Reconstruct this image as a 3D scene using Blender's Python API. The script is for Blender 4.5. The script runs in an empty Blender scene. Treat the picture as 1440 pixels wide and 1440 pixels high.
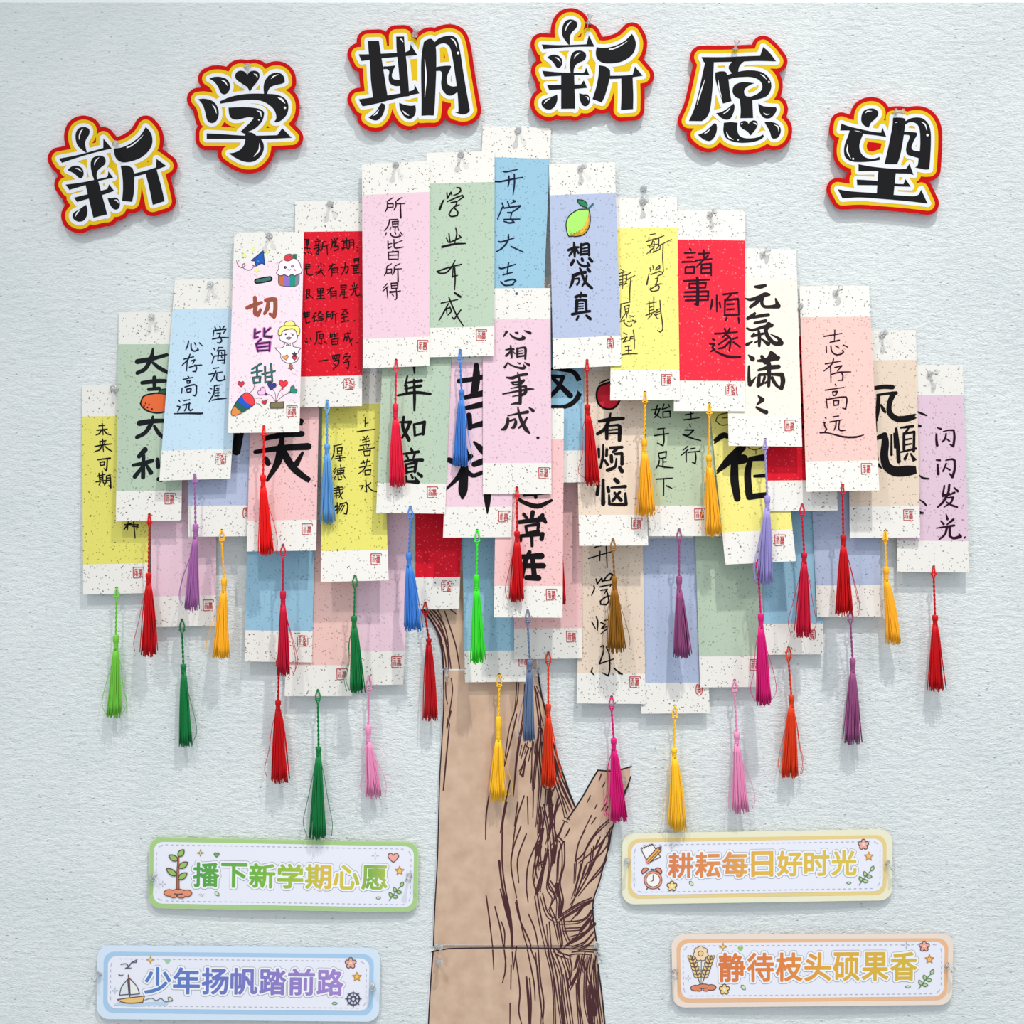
import bpy, math, random
import numpy as np
from mathutils import Vector
from mathutils.geometry import tessellate_polygon

# ------------------------------------------------------------------ scene scale
S = 0.00075          # one photo pixel on the board plane, in metres
D = 1.35             # camera distance from the board face
CZ = 1.50            # height of the picture centre above the floor
sc = bpy.context.scene
col = sc.collection

# ------------------------------------------------------------------ camera
cam_d = bpy.data.cameras.new('camera'); cam = bpy.data.objects.new('camera', cam_d)
col.objects.link(cam); cam.location = (0, -D, CZ); cam.rotation_euler = (math.pi/2, 0, 0)
cam_d.sensor_width = 36; cam_d.lens = 36*D/(1440*S); cam_d.clip_start = 0.01
sc.camera = cam

# ------------------------------------------------------------------ world, lamps, exposure
world = bpy.data.worlds.new('world'); sc.world = world; world.use_nodes = True
wn = world.node_tree.nodes; wl = world.node_tree.links
bg = wn['Background']
tc = wn.new('ShaderNodeTexCoord'); sp = wn.new('ShaderNodeSeparateXYZ'); wr = wn.new('ShaderNodeValToRGB')
mp = wn.new('ShaderNodeMapRange'); mp.inputs[1].default_value = -1; mp.inputs[2].default_value = 1
wl.new(tc.outputs['Generated'], sp.inputs[0]); wl.new(sp.outputs[2], mp.inputs[0]); wl.new(mp.outputs[0], wr.inputs[0])
wr.color_ramp.elements[0].color = (0.60, 0.64, 0.66, 1); wr.color_ramp.elements[1].color = (0.88, 0.94, 1.0, 1)
wl.new(wr.outputs[0], bg.inputs[0]); bg.inputs[1].default_value = 0.83

def spot(name, loc, target, power, color, radius, angle, blend):
    d = bpy.data.lights.new(name, 'SPOT'); d.energy = power; d.color = color
    d.shadow_soft_size = radius; d.spot_size = math.radians(angle); d.spot_blend = blend
    o = bpy.data.objects.new(name, d); col.objects.link(o); o.location = loc
    o.rotation_euler = (Vector(target)-Vector(loc)).to_track_quat('-Z', 'Y').to_euler()
    return o
# ceiling spotlights above and in front of the board
spot('ceiling_spot', (0.52, -1.10, CZ+2.55), (0.10, 0, CZ-1.45), 255, (1.0, 0.965, 0.91), 0.035, 46, 1.0)
spot('ceiling_spot', (-0.95, -1.45, CZ+2.5), (-0.15, 0, CZ-1.45), 126, (1.0, 0.97, 0.93), 0.07, 52, 1.0)
spot('ceiling_spot', (1.6, -1.5, CZ+2.5), (0.2, 0, CZ-1.4), 62, (1.0, 0.97, 0.93), 0.10, 52, 1.0)
vs = sc.view_settings
sc.display_settings.display_device = 'sRGB'
vs.view_transform = 'Standard'; vs.look = 'None'; vs.gamma = 1.0; vs.use_curve_mapping = False
vs.exposure = 0.0

# ------------------------------------------------------------------ helpers
def lin(c):
    r = []
    for v in c[:3]:
        v /= 255.0
        r.append(v/12.92 if v <= 0.04045 else ((v+0.055)/1.055)**2.4)
    return (r[0], r[1], r[2], 1.0)

def W(px, py, z):
    """photo pixel on the board, z metres out from the board face"""
    k = (D-z)/D
    return Vector(((px-720)*S*k, -z, CZ-(py-720)*S*k))

MATS = {}
def mat(name, rgb, rough=0.6, spec=0.3, coat=0.0, sheen=0.0):
    key = name
    if key in MATS: return MATS[key]
    m = bpy.data.materials.new(name); m.use_nodes = True
    b = m.node_tree.nodes['Principled BSDF']
    b.inputs['Base Color'].default_value = lin(rgb); b.inputs['Roughness'].default_value = rough
    b.inputs['Specular IOR Level'].default_value = spec
    b.inputs['Coat Weight'].default_value = coat; b.inputs['Coat Roughness'].default_value = 0.12
    b.inputs['Sheen Weight'].default_value = sheen
    MATS[key] = m
    return m

def N(nt, t, **kw):
    n = nt.nodes.new(t)
    for k, v in kw.items(): setattr(n, k, v)
    return n

def paper(name, rgb, fleck, amount=0.55, soft=1.0):
    """flecked card stock: sparse fibres of two slants in the sheet"""
    if name in MATS: return MATS[name]
    m = bpy.data.materials.new(name); m.use_nodes = True
    nt = m.node_tree; L = nt.links; b = nt.nodes['Principled BSDF']
    b.inputs['Roughness'].default_value = 0.75; b.inputs['Specular IOR Level'].default_value = 0.2
    geo = N(nt, 'ShaderNodeNewGeometry')
    noi = N(nt, 'ShaderNodeTexNoise'); noi.inputs['Scale'].default_value = 160
    L.new(geo.outputs['Position'], noi.inputs['Vector'])
    masks = []
    for i, (rot, sx, sz, off, th, pr) in enumerate(((0.6, 370, 190, 3.1, 0.27, 0.56), (-0.7, 350, 180, 9.7, 0.26, 0.56), (1.3, 270, 160, 17.3, 0.24, 0.56))):
        mpn = N(nt, 'ShaderNodeMapping', vector_type='POINT')
        mpn.inputs['Rotation'].default_value = (0, rot, 0)
        mpn.inputs['Location'].default_value = (off, 0, off*1.7)
        L.new(geo.outputs['Position'], mpn.inputs['Vector'])
        sc2 = N(nt, 'ShaderNodeVectorMath', operation='MULTIPLY'); sc2.inputs[1].default_value = (sx, 0, sz)
        L.new(mpn.outputs[0], sc2.inputs[0])
        sc3 = N(nt, 'ShaderNodeVectorMath', operation='ADD')
        wob = N(nt, 'ShaderNodeVectorMath', operation='SCALE'); wob.inputs['Scale'].default_value = 0.5
        L.new(noi.outputs['Color'], wob.inputs[0]); L.new(sc2.outputs[0], sc3.inputs[0]); L.new(wob.outputs[0], sc3.inputs[1])
        v = N(nt, 'ShaderNodeTexVoronoi'); v.inputs['Scale'].default_value = 1.0
        L.new(sc3.outputs[0], v.inputs['Vector'])
        sep = N(nt, 'ShaderNodeSeparateColor'); L.new(v.outputs['Color'], sep.inputs[0])
        size = N(nt, 'ShaderNodeMapRange'); size.inputs[3].default_value = th*0.4; size.inputs[4].default_value = th*1.25
        L.new(sep.outputs[1], size.inputs[0])
        less = N(nt, 'ShaderNodeMath', operation='LESS_THAN'); L.new(v.outputs['Distance'], less.inputs[0]); L.new(size.outputs[0], less.inputs[1])
        pick = N(nt, 'ShaderNodeMath', operation='LESS_THAN'); pick.inputs[1].default_value = pr*amount/0.55
        L.new(sep.outputs[0], pick.inputs[0])
        mu = N(nt, 'ShaderNodeMath', operation='MULTIPLY'); L.new(less.outputs[0], mu.inputs[0]); L.new(pick.outputs[0], mu.inputs[1])
        tone = N(nt, 'ShaderNodeMath', operation='MULTIPLY'); L.new(mu.outputs[0], tone.inputs[0])
        tr = N(nt, 'ShaderNodeMapRange'); tr.inputs[3].default_value = 0.5*soft; tr.inputs[4].default_value = 0.95*soft
        L.new(sep.outputs[2], tr.inputs[0]); L.new(tr.outputs[0], tone.inputs[1])
        masks.append(tone)
    mx = N(nt, 'ShaderNodeMath', operation='MAXIMUM'); L.new(masks[0].outputs[0], mx.inputs[0]); L.new(masks[1].outputs[0], mx.inputs[1])
    mx2 = N(nt, 'ShaderNodeMath', operation='MAXIMUM'); L.new(mx.outputs[0], mx2.inputs[0]); L.new(masks[2].outputs[0], mx2.inputs[1])
    mix = N(nt, 'ShaderNodeMix', data_type='RGBA'); L.new(mx2.outputs[0], mix.inputs['Factor'])
    mix.inputs['A'].default_value = tuple(q*0.9 for q in lin(rgb)[:3])+(1.0,); mix.inputs['B'].default_value = lin(fleck)
    L.new(mix.outputs['Result'], b.inputs['Base Color'])
    MATS[name] = m
    return m

ORG = {}
def put(name, verts, faces, mats, parent=None, midx=None, smooth=False, loc=None):
    """link ONE mesh object; verts are world points"""
    if parent is not None: o0 = ORG[parent]
    else: o0 = Vector(loc) if loc is not None else sum((Vector(v) for v in verts), Vector())/max(1, len(verts))
    me = bpy.data.meshes.new(name)
    me.from_pydata([tuple(Vector(v)-o0) for v in verts], [], faces)
    if not isinstance(mats, (list, tuple)): mats = [mats]
    for m in mats: me.materials.append(m)
    if midx is not None: me.polygons.foreach_set('material_index', midx)
    if smooth: me.polygons.foreach_set('use_smooth', [True]*len(faces))
    me.update()
    o = bpy.data.objects.new(name, me); col.objects.link(o)
    ORG[o] = o0
    if parent is not None: o.parent = parent
    else: o.location = o0
    return o

def thing(name, label, cat, loc, group=None):
    o = bpy.data.objects.new(name, None); col.objects.link(o); o.location = loc
    o.empty_display_size = 0.01
    ORG[o] = Vector(loc); o['label'] = label; o['category'] = cat
    if group: o['group'] = group
    return o

def pts(s):
    """'x,y x,y,w x,y!' -> list of (x, y, w or None, corner)"""
    r = []
    for t in s.split():
        c = t.endswith('!'); t = t.rstrip('!')
        a = [float(q) for q in t.split(',')]
        r.append((a[0], a[1], a[2] if len(a) > 2 else None, c))
    return r

def cr(p0, p1, p2, p3, n):
    out = []
    for i in range(n):
        t = i/n; t2 = t*t; t3 = t2*t
        out.append(tuple(0.5*((2*b)+(-a+c)*t+(2*a-5*b+4*c-d)*t2+(-a+3*b-3*c+d)*t3) for a, b, c, d in zip(p0, p1, p2, p3)))
    return out

def smooth_open(P, n=4):
    if len(P) < 3: return list(P)
    out = []
    for i in range(len(P)-1):
        a = P[i-1] if i else tuple(2*q-r for q, r in zip(P[0], P[1]))
        d = P[i+2] if i+2 < len(P) else tuple(2*q-r for q, r in zip(P[-1], P[-2]))
        out += cr(a, P[i], P[i+1], d, n)
    out.append(P[-1])
    return out

def smooth_poly(L, n=4):
    """closed outline with '!' corners kept sharp"""
    m = len(L); cs = [i for i in range(m) if L[i][3]]
    xy = [(a[0], a[1]) for a in L]
    if not cs:
        out = []
        for i in range(m): out += cr(xy[i-1], xy[i], xy[(i+1) % m], xy[(i+2) % m], n)
        return out
    out = []
    for k, c in enumerate(cs):
        e = cs[(k+1) % len(cs)]
        idx = [c]
        j = c
        while True:
            j = (j+1) % m; idx.append(j)
            if j == e: break
        seg = smooth_open([xy[i] for i in idx], n)
        out += seg[:-1]
    return out

def area2(P): return sum(P[i-1][0]*P[i][1]-P[i][0]*P[i-1][1] for i in range(len(P)))/2
def inside(pt, P):
    x, y = pt; c = False; j = len(P)-1
    for i in range(len(P)):
        if (P[i][1] > y) != (P[j][1] > y) and x < (P[j][0]-P[i][0])*(y-P[i][1])/(P[j][1]-P[i][1])+P[i][0]: c = not c
        j = i
    return c

def tess(loops):
    """fill loops (holes by even-odd nesting) -> verts2d, tris, loops of indices"""
    loops = [l for l in loops if len(l) >= 3 and abs(area2(l)) > 1e-6]
    depth = [sum(1 for k, m in enumerate(loops) if k != i and inside(l[0], m)) for i, l in enumerate(loops)]
    V, T, LI = [], [], []
    for i, l in enumerate(loops):
        if depth[i] % 2: continue
        grp = [l]+[h for k, h in enumerate(loops) if depth[k] == depth[i]+1 and inside(h[0], l)]
        base = len(V); flat = []
        for g in grp:
            LI.append(list(range(base+len(flat), base+len(flat)+len(g)))); flat += g
        tr = tessellate_polygon([[Vector((p[0], p[1], 0)) for p in g] for g in grp])
        V += flat
        T += [tuple(base+q for q in t) for t in tr]
    return V, T, LI

def fix(T, V):
    """make triangles face the viewer (clockwise in y-down pixels = normal to -Y)"""
    out = []
    for a, b, c in T:
        s = (V[b][0]-V[a][0])*(V[c][1]-V[a][1])-(V[c][0]-V[a][0])*(V[b][1]-V[a][1])
        out.append((a, c, b) if s > 0 else (a, b, c))
    return out

def slab(loops, zf, th):
    """solid sheet between zf (back) and zf+th (front); returns verts, faces, number of front faces"""
    V, T, LI = tess(loops); n = len(V); T = fix(T, V)
    vs_ = [W(x, y, zf(x, y)+th) for x, y in V]+[W(x, y, zf(x, y)) for x, y in V]
    F = list(T); nf = len(F)
    F += [(a+n, c+n, b+n) for a, b, c in T]
    for li in LI:
        for i in range(len(li)):
            a, b = li[i-1], li[i]; F.append((a, b, b+n, a+n))
    return vs_, F, nf

class Decal:
    """flat print or ink collected into one mesh with several inks"""
    def __init__(self, zf, ox=0, oy=0, k=1.0, lift=0.00012):
        self.zf, self.ox, self.oy, self.k, self.lift = zf, ox, oy, k, lift
        self.V, self.F, self.M, self.mats = [], [], [], []
    def at(self, ox, oy, k): self.ox, self.oy, self.k = ox, oy, k; return self
    def mi(self, m):
        if m not in self.mats: self.mats.append(m)
        return self.mats.index(m)
    def tr(self, x, y): return (self.ox+x/self.k, self.oy+y/self.k)
    def add(self, P, T, m, lv):
        b = len(self.V); T = fix(T, P); mi = self.mi(m); self.n = (getattr(self, 'n', 0)+1) % 40; up = self.n*2e-6
        self.V += [W(x, y, self.zf(x, y)+self.lift*(1+lv)+up) for x, y in P]
        self.F += [tuple(b+q for q in t) for t in T]; self.M += [mi]*len(T)
    def fill(self, s, m, lv=0, n=4):
        L = pts(s) if isinstance(s, str) else s
        P = [self.tr(x, y) for x, y in smooth_poly(L, n)]
        V, T, _ = tess([P]); self.add(V, T, m, lv); return P
    def loops(self, loops, m, lv=0):
        V, T, _ = tess([[self.tr(x, y) for x, y in l] for l in loops]); self.add(V, T, m, lv)
    def disc(self, x, y, r, m, lv=1, ry=None):
        ry = ry or r
        P = [self.tr(x+r*math.cos(a*math.pi/8), y+ry*math.sin(a*math.pi/8)) for a in range(16)]
        self.add(P, [(0, i, i+1) for i in range(1, 15)], m, lv)
    def ribbon(self, P, m, lv):
        """P list of (x,y,halfwidth) in photo pixels, round ended"""
        Q = [P[0]]
        for p in P[1:]:
            if math.hypot(p[0]-Q[-1][0], p[1]-Q[-1][1]) > 1e-3: Q.append(p)
        if len(Q) < 2:
            x, y, h = Q[0]; Q = [(x-.05, y, h), (x+.05, y, h)]
        n = len(Q); A, B, dirs = [], [], []
        for i in range(n):
            a = Q[max(0, i-1)]; c = Q[min(n-1, i+1)]
            dx, dy = c[0]-a[0], c[1]-a[1]; l = math.hypot(dx, dy) or 1
            dirs.append((dx/l, dy/l)); x, y, h = Q[i]
            A.append((x-dy/l*h, y+dx/l*h)); B.append((x+dy/l*h, y-dx/l*h))
        V = A+B; T = []
        for i in range(n-1): T += [(i, i+1, n+i+1), (i, n+i+1, n+i)]
        for i, sg in ((0, -1), (n-1, 1)):
            x, y, h = Q[i]; dx, dy = dirs[i]; an = math.atan2(dy*sg, dx*sg)
            b = len(V); V.append((x, y))
            for k in range(7):
                t = an-math.pi/2+math.pi*k/6; V.append((x+h*math.cos(t), y+h*math.sin(t)))
            T += [(b, b+1+k, b+2+k) for k in range(6)]
        self.add(V, T, m, lv)
    def line(self, s, w, m, lv=1, taper=True, closed=False):
        L = pts(s) if isinstance(s, str) else [(p[0], p[1], None, False) for p in s]
        if closed: L = L+[L[0]]
        n = len(L)
        P = []
        for i, (x, y, ww, c) in enumerate(L):
            if ww is None:
                ww = w
                if taper and n > 1: ww = w*(0.92 if i == 0 else 0.72 if i == n-1 else 1.04)
            X, Y = self.tr(x, y); P.append((X, Y, ww/self.k/2*getattr(self, 'fat', 1)))
        run = [P[0]]
        for i in range(1, n):
            run.append(P[i])
            cut = i == n-1
            if not cut:
                a = math.atan2(P[i][1]-P[i-1][1], P[i][0]-P[i-1][0]); b = math.atan2(P[i+1][1]-P[i][1], P[i+1][0]-P[i][0])
                d = abs((b-a+math.pi) % (2*math.pi)-math.pi); cut = d > 1.0
            if cut:
                self.ribbon([(x, y, max(h, 0.12)) for x, y, h in smooth_open(run, 4)], m, lv); run = [P[i]]
    def strokes(self, s, w, m, lv=1):
        for q in s.replace('\n', ' ').split(';'):
            if q.strip(): self.line(q, w, m, lv)
    def build(self, name, parent, smooth=False):
        return put(name, self.V, self.F, self.mats, parent, self.M)

def tube(V, F, path, rad, n=5, cap=True):
    b = len(V); m = len(path)
    for i, p in enumerate(path):
        p = Vector(p); a = Vector(path[max(0, i-1)]); c = Vector(path[min(m-1, i+1)])
        t = (c-a).normalized() if (c-a).length > 1e-9 else Vector((0, 0, -1))
        u = t.cross(Vector((0, 1, 0)))
        if u.length < 1e-4: u = t.cross(Vector((1, 0, 0)))
        u.normalize(); w = t.cross(u).normalized(); r = rad[i] if isinstance(rad, (list, tuple)) else rad
        for k in range(n):
            an = 2*math.pi*k/n; V.append(p+u*(r*math.cos(an))+w*(r*math.sin(an)))
    for i in range(m-1):
        for k in range(n):
            q = (k+1) % n; F.append((b+i*n+k, b+i*n+q, b+(i+1)*n+q, b+(i+1)*n+k))
    if cap:
        F.append(tuple(b+k for k in range(n))[::-1]); F.append(tuple(b+(m-1)*n+k for k in range(n)))

def lathe(V, F, origin, axis, prof, n=14):
    """prof = [(radius, height along axis)]"""
    ax = Vector(axis).normalized(); u = ax.cross(Vector((0, 0, 1)))
    if u.length < 1e-3: u = ax.cross(Vector((1, 0, 0)))
    u.normalize(); w = ax.cross(u); b = len(V); o = Vector(origin)
    for r, h in prof:
        for k in range(n):
            a = 2*math.pi*k/n; V.append(o+ax*h+u*(r*math.cos(a))+w*(r*math.sin(a)))
    for i in range(len(prof)-1):
        for k in range(n):
            q = (k+1) % n; F.append((b+i*n+k, b+i*n+q, b+(i+1)*n+q, b+(i+1)*n+k))
    F.append(tuple(b+k for k in range(n))[::-1]); F.append(tuple(b+(len(prof)-1)*n+k for k in range(n)))

# ---- distance field outlines (offset borders around lettering)
def sdf(polys, x0, y0, nx, ny, h):
    xs = x0+np.arange(nx)*h; ys = y0+np.arange(ny)*h
    X, Y = np.meshgrid(xs, ys); best = np.full(X.shape, 1e9)
    for grp in polys:                          # each group: loops combined even-odd
        d2 = np.full(X.shape, 1e9); ins = np.zeros(X.shape, bool)
        for P in grp:
            for i in range(len(P)):
                ax, ay = P[i-1]; bx, by = P[i]; ex, ey = bx-ax, by-ay; l2 = ex*ex+ey*ey
                if l2 < 1e-12: continue
                t = np.clip(((X-ax)*ex+(Y-ay)*ey)/l2, 0, 1)
                d2 = np.minimum(d2, (X-ax-t*ex)**2+(Y-ay-t*ey)**2)
                if ay != by:
                    ins ^= ((ay > Y) != (by > Y)) & (X < ex*(Y-ay)/(ey)+ax)
        d = np.sqrt(d2); best = np.minimum(best, np.where(ins, -d, d))
    return best

def contour(f, x0, y0, h, lev):
    """closed loops of f == lev (marching squares)"""
    g = f-lev; ny, nx = g.shape; g = np.where(np.abs(g) < 1e-6, 1e-6, g)
    s = g < 0
    cell = (s[:-1, :-1].astype(int)+2*s[:-1, 1:]+4*s[1:, 1:]+8*s[1:, :-1])
    jj, ii = np.nonzero((cell > 0) & (cell < 15))
    nxt = {}
    def e(k, i, j):
        return {'t': (i, j, 0), 'b': (i, j+1, 0), 'l': (i, j, 1), 'r': (i+1, j, 1)}[k]
    tab = {1: ['lt'], 2: ['tr'], 3: ['lr'], 4: ['rb'], 5: ['lt', 'rb'], 6: ['tb'], 7: ['lb'], 8: ['bl'], 9: ['bt'], 10: ['tr', 'bl'],
           11: ['br'], 12: ['rl'], 13: ['rt'], 14: ['tl']}
    adj = {}
    for j, i in zip(jj.tolist(), ii.tolist()):
        for q in tab[int(cell[j, i])]:
            a, b = e(q[0], i, j), e(q[1], i, j)
            adj.setdefault(a, []).append(b); adj.setdefault(b, []).append(a)
    def pos(k):
        i, j, v = k
        if v == 0:
            a, b = g[j, i], g[j, i+1]; return (x0+(i+a/(a-b))*h, y0+j*h)
        a, b = g[j, i], g[j+1, i]; return (x0+i*h, y0+(j+a/(a-b))*h)
    loops, seen = [], set()
    for st in adj:
        if st in seen: continue
        lp = [st]; seen.add(st); cur = st
        while True:
            nx_ = [q for q in adj[cur] if q not in seen]
            if not nx_: break
            cur = nx_[0]; seen.add(cur); lp.append(cur)
        if len(lp) > 6:
            P = [pos(k) for k in lp]
            Q = [P[0]]
            for p in P[1:]:
                if math.hypot(p[0]-Q[-1][0], p[1]-Q[-1][1]) > h*0.45: Q.append(p)
            if len(Q) > 4 and abs(area2(Q)) > 0.6: loops.append(Q)
    return loops

def glyph_loops(ch):
    c = bpy.data.curves.new('glyph', 'FONT'); c.body = ch
    o = bpy.data.objects.new('glyph', c); col.objects.link(o)
    dg = bpy.context.evaluated_depsgraph_get()
    cu = o.evaluated_get(dg).to_curve(dg); L = []
    for s in cu.splines:
        bp = s.bezier_points; n = len(bp); P = []
        for i in range(n):
            a, b = bp[i], bp[(i+1) % n]
            straight = (a.handle_right-a.co).length < 1e-5 and (b.handle_left-b.co).length < 1e-5 or a.handle_right_type == 'VECTOR' and b.handle_left_type == 'VECTOR'
            m = 1 if straight else 4
            for k in range(m):
                t = k/m; u = 1-t
                p = a.co*(u*u*u)+a.handle_right*(3*u*u*t)+b.handle_left*(3*u*t*t)+b.co*(t*t*t)
                P.append((p.x, p.y))
        L.append(P)
    bpy.data.objects.remove(o); bpy.data.curves.remove(c)
    return L
# ------------------------------------------------------------------ wall and board
def board_material():
    m = bpy.data.materials.new('felt board'); m.use_nodes = True
    nt = m.node_tree; L = nt.links; b = nt.nodes['Principled BSDF']
    b.inputs['Roughness'].default_value = 0.85; b.inputs['Specular IOR Level'].default_value = 0.15
    geo = N(nt, 'ShaderNodeNewGeometry')
    def noise(sx, sz, scale, detail, rough=0.6):
        v = N(nt, 'ShaderNodeVectorMath', operation='MULTIPLY'); v.inputs[1].default_value = (sx, 1, sz)
        L.new(geo.outputs['Position'], v.inputs[0])
        n = N(nt, 'ShaderNodeTexNoise'); n.inputs['Scale'].default_value = scale; n.inputs['Detail'].default_value = detail
        n.inputs['Roughness'].default_value = rough
        L.new(v.outputs[0], n.inputs['Vector']); return n
    a = noise(0.55, 1.25, 150, 5, 0.62); c = noise(0.7, 1.3, 520, 3); d = noise(1, 1, 9, 2)
    s1 = N(nt, 'ShaderNodeMath', operation='MULTIPLY_ADD'); s1.inputs[1].default_value = 0.45
    L.new(c.outputs['Fac'], s1.inputs[0]); L.new(a.outputs['Fac'], s1.inputs[2])
    # small open pits between the fibres
    v = N(nt, 'ShaderNodeVectorMath', operation='MULTIPLY'); v.inputs[1].default_value = (120, 1, 190); L.new(geo.outputs['Position'], v.inputs[0])
    vo = N(nt, 'ShaderNodeTexVoronoi'); vo.inputs['Scale'].default_value = 1.0; L.new(v.outputs[0], vo.inputs['Vector'])
    sp_ = N(nt, 'ShaderNodeSeparateColor'); L.new(vo.outputs['Color'], sp_.inputs[0])
    p1 = N(nt, 'ShaderNodeMath', operation='LESS_THAN'); p1.inputs[1].default_value = 0.30; L.new(sp_.outputs[0], p1.inputs[0])
    pr = N(nt, 'ShaderNodeMapRange'); pr.inputs[1].default_value = 0.05; pr.inputs[2].default_value = 0.19; pr.inputs[3].default_value = 1; pr.inputs[4].default_value = 0
    L.new(vo.outputs['Distance'], pr.inputs[0])
    pit = N(nt, 'ShaderNodeMath', operation='MULTIPLY'); L.new(p1.outputs[0], pit.inputs[0]); L.new(pr.outputs[0], pit.inputs[1])
    hsub = N(nt, 'ShaderNodeMath', operation='MULTIPLY_ADD'); hsub.inputs[1].default_value = -0.35
    L.new(pit.outputs[0], hsub.inputs[0]); L.new(s1.outputs[0], hsub.inputs[2])
    bp = N(nt, 'ShaderNodeBump'); bp.inputs['Strength'].default_value = 0.75; bp.inputs['Distance'].default_value = 0.0022
    L.new(hsub.outputs[0], bp.inputs['Height']); L.new(bp.outputs[0], b.inputs['Normal'])
    ramp = N(nt, 'ShaderNodeValToRGB')
    ramp.color_ramp.elements[0].position = 0.3; ramp.color_ramp.elements[0].color = lin((216, 222, 223))
    ramp.color_ramp.elements[1].position = 0.7; ramp.color_ramp.elements[1].color = lin((225, 230, 230))
    L.new(d.outputs['Fac'], ramp.inputs[0])
    mix = N(nt, 'ShaderNodeMix', data_type='RGBA'); mix.inputs['B'].default_value = lin((150, 165, 175))
    pf = N(nt, 'ShaderNodeMath', operation='MULTIPLY'); pf.inputs[1].default_value = 0.55; L.new(pit.outputs[0], pf.inputs[0])
    L.new(pf.outputs[0], mix.inputs['Factor']); L.new(ramp.outputs[0], mix.inputs['A'])
    L.new(mix.outputs['Result'], b.inputs['Base Color'])
    return m

def box(name, x0, x1, y0, y1, z0, z1, m, parent=None):
    V = [(x, y, z) for x in (x0, x1) for y in (y0, y1) for z in (z0, z1)]
    F = [(0, 1, 3, 2), (4, 6, 7, 5), (0, 4, 5, 1), (2, 3, 7, 6), (0, 2, 6, 4), (1, 5, 7, 3)]
    return put(name, V, F, m, parent)

TOPZ = CZ+(720-3.5)*S
wall = box('wall_back', -1.6, 1.6, 0.016, 0.12, 0.0, 2.95, mat('white wall paint', (238, 240, 240), 0.8))
wall['kind'] = 'structure'
board = box('display_board', -1.2, 1.2, 0.0, 0.016, 0.55, TOPZ, board_material())
board['label'] = 'large pale grey-blue felt board that everything is pinned to'; board['category'] = 'notice board'

# ------------------------------------------------------------------ headline characters
RED = mat('sign red', (198, 4, 9), 0.5, 0.12, 0.0); SIDE = mat('sign foam edge', (214, 30, 48), 0.6)
YEL = mat('sign yellow', (228, 190, 14), 0.5, 0.2, 0.0); WHT = mat('sign white', (232, 234, 240), 0.5, 0.2, 0.0)
BLK = mat('sign black', (14, 13, 16), 0.45, 0.2, 0.0); GLINT = mat('sign printed glint', (240, 242, 246), 0.4)

XIN = """465,450! 440,420 400,360 392,290 410,220 450,180 505,175 550,200 560,230 545,270 505,310 482,350 478,400 478,450!
170,447! 400,455 660,445! 685,345! 748,472! 600,472 400,480 190,498!
230,588! 270,565 310,558 355,572 390,610 392,660 375,695 348,706 325,690 300,650 270,620
485,760! 478,690 482,610 500,550 540,518 600,515 645,540 655,580 635,620 585,645 545,670 525,710 518,760!
175,735! 300,748 400,755 620,760! 640,745! 655,700! 690,782! 530,780 380,790 200,800!
382,785! 525,775! 535,1125 525,1150! 382,1152!
228,892! 400,890 600,885! 630,840! 668,922! 530,935 400,938 252,946!
340,995! 340,1060 315,1120 270,1158 215,1155 175,1120 168,1080 190,1050 250,1030
580,980! 620,992 665,995 692,1025 695,1075 672,1115 635,1122 605,1095 585,1040
770,478! 860,485 960,465 1060,420 1120,370 1158,330! 1190,390 1200,450 1180,530 1120,595 1030,640 920,655 830,645 775,600 762,540
798,675! 870,690 918,730! 918,790 900,880 865,1000 828,1082! 780,1065 725,1045! 765,920 790,790
915,790! 1050,788 1165,780! 1190,690! 1275,790! 1170,806! 1040,820 915,825!
1040,815! 1165,805! 1172,1000 1170,1155! 1036,1165! 1042,1000"""
XIN_G = "430,295,6 440,260,12 465,220,14 495,195,4;525,600,4 545,565,14 590,535,4;320,590,4 350,605,14 375,640,4;195,1095,4 225,1060,14 265,1035,4;650,1018,4 675,1030,14 682,1060,4;910,500,12 960,492,14 1050,450,9 1110,410,3"
XUE = """315,285! 370,265 440,265 510,290 545,345 545,400 520,445 480,462 440,440 415,380 370,320
770,435! 740,380 680,340 620,295 605,250 625,210 665,195 710,205 742,240! 775,205 825,195 870,215 880,260 860,310 815,365 785,410
930,460! 925,380 940,310 985,250 1050,218 1115,225 1155,265 1165,325! 1120,345 1050,360 1000,385 975,425 965,460!
190,515! 260,510 340,530 395,580 420,650 415,720 385,770 340,785 300,765 280,720 265,650 240,580
430,540! 550,490 680,462 820,452 950,455 1060,462 1140,490 1190,540 1205,610 1185,690 1130,750 1080,775 1040,772! 1065,740 1065,690 1040,630 980,575 900,535 800,522 680,528 560,545 442,566!
530,610! 650,605 780,608 880,625 925,655 930,690 915,750 880,800 830,845 780,870 745,885! 800,895 850,930 900,970 925,1020 925,1090 890,1160 830,1210 760,1225 680,1210 600,1170 535,1125! 600,1115 660,1085 700,1040 718,985 715,940 720,910! 665,882! 720,830 780,770 815,725! 760,718 700,730 640,745 585,742 550,715 535,670
285,900! 450,908 700,925 900,925 1080,920! 1135,843! 1243,950! 1000,962 700,962 285,962!"""
XUE_G = "450,300,4 490,320,16 520,365,4;815,230,4 845,245,16 855,270,5;1010,285,4 1040,258,14 1090,238,4;345,575,4 380,620,16 395,675,4;1090,500,8 1130,520,24 1165,560,8;1165,612,26 1166,613,26;850,645,5 890,660,18 900,710,5;872,748,18 873,749,18;880,1010,4 875,1090,20 815,1160,4"
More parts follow.
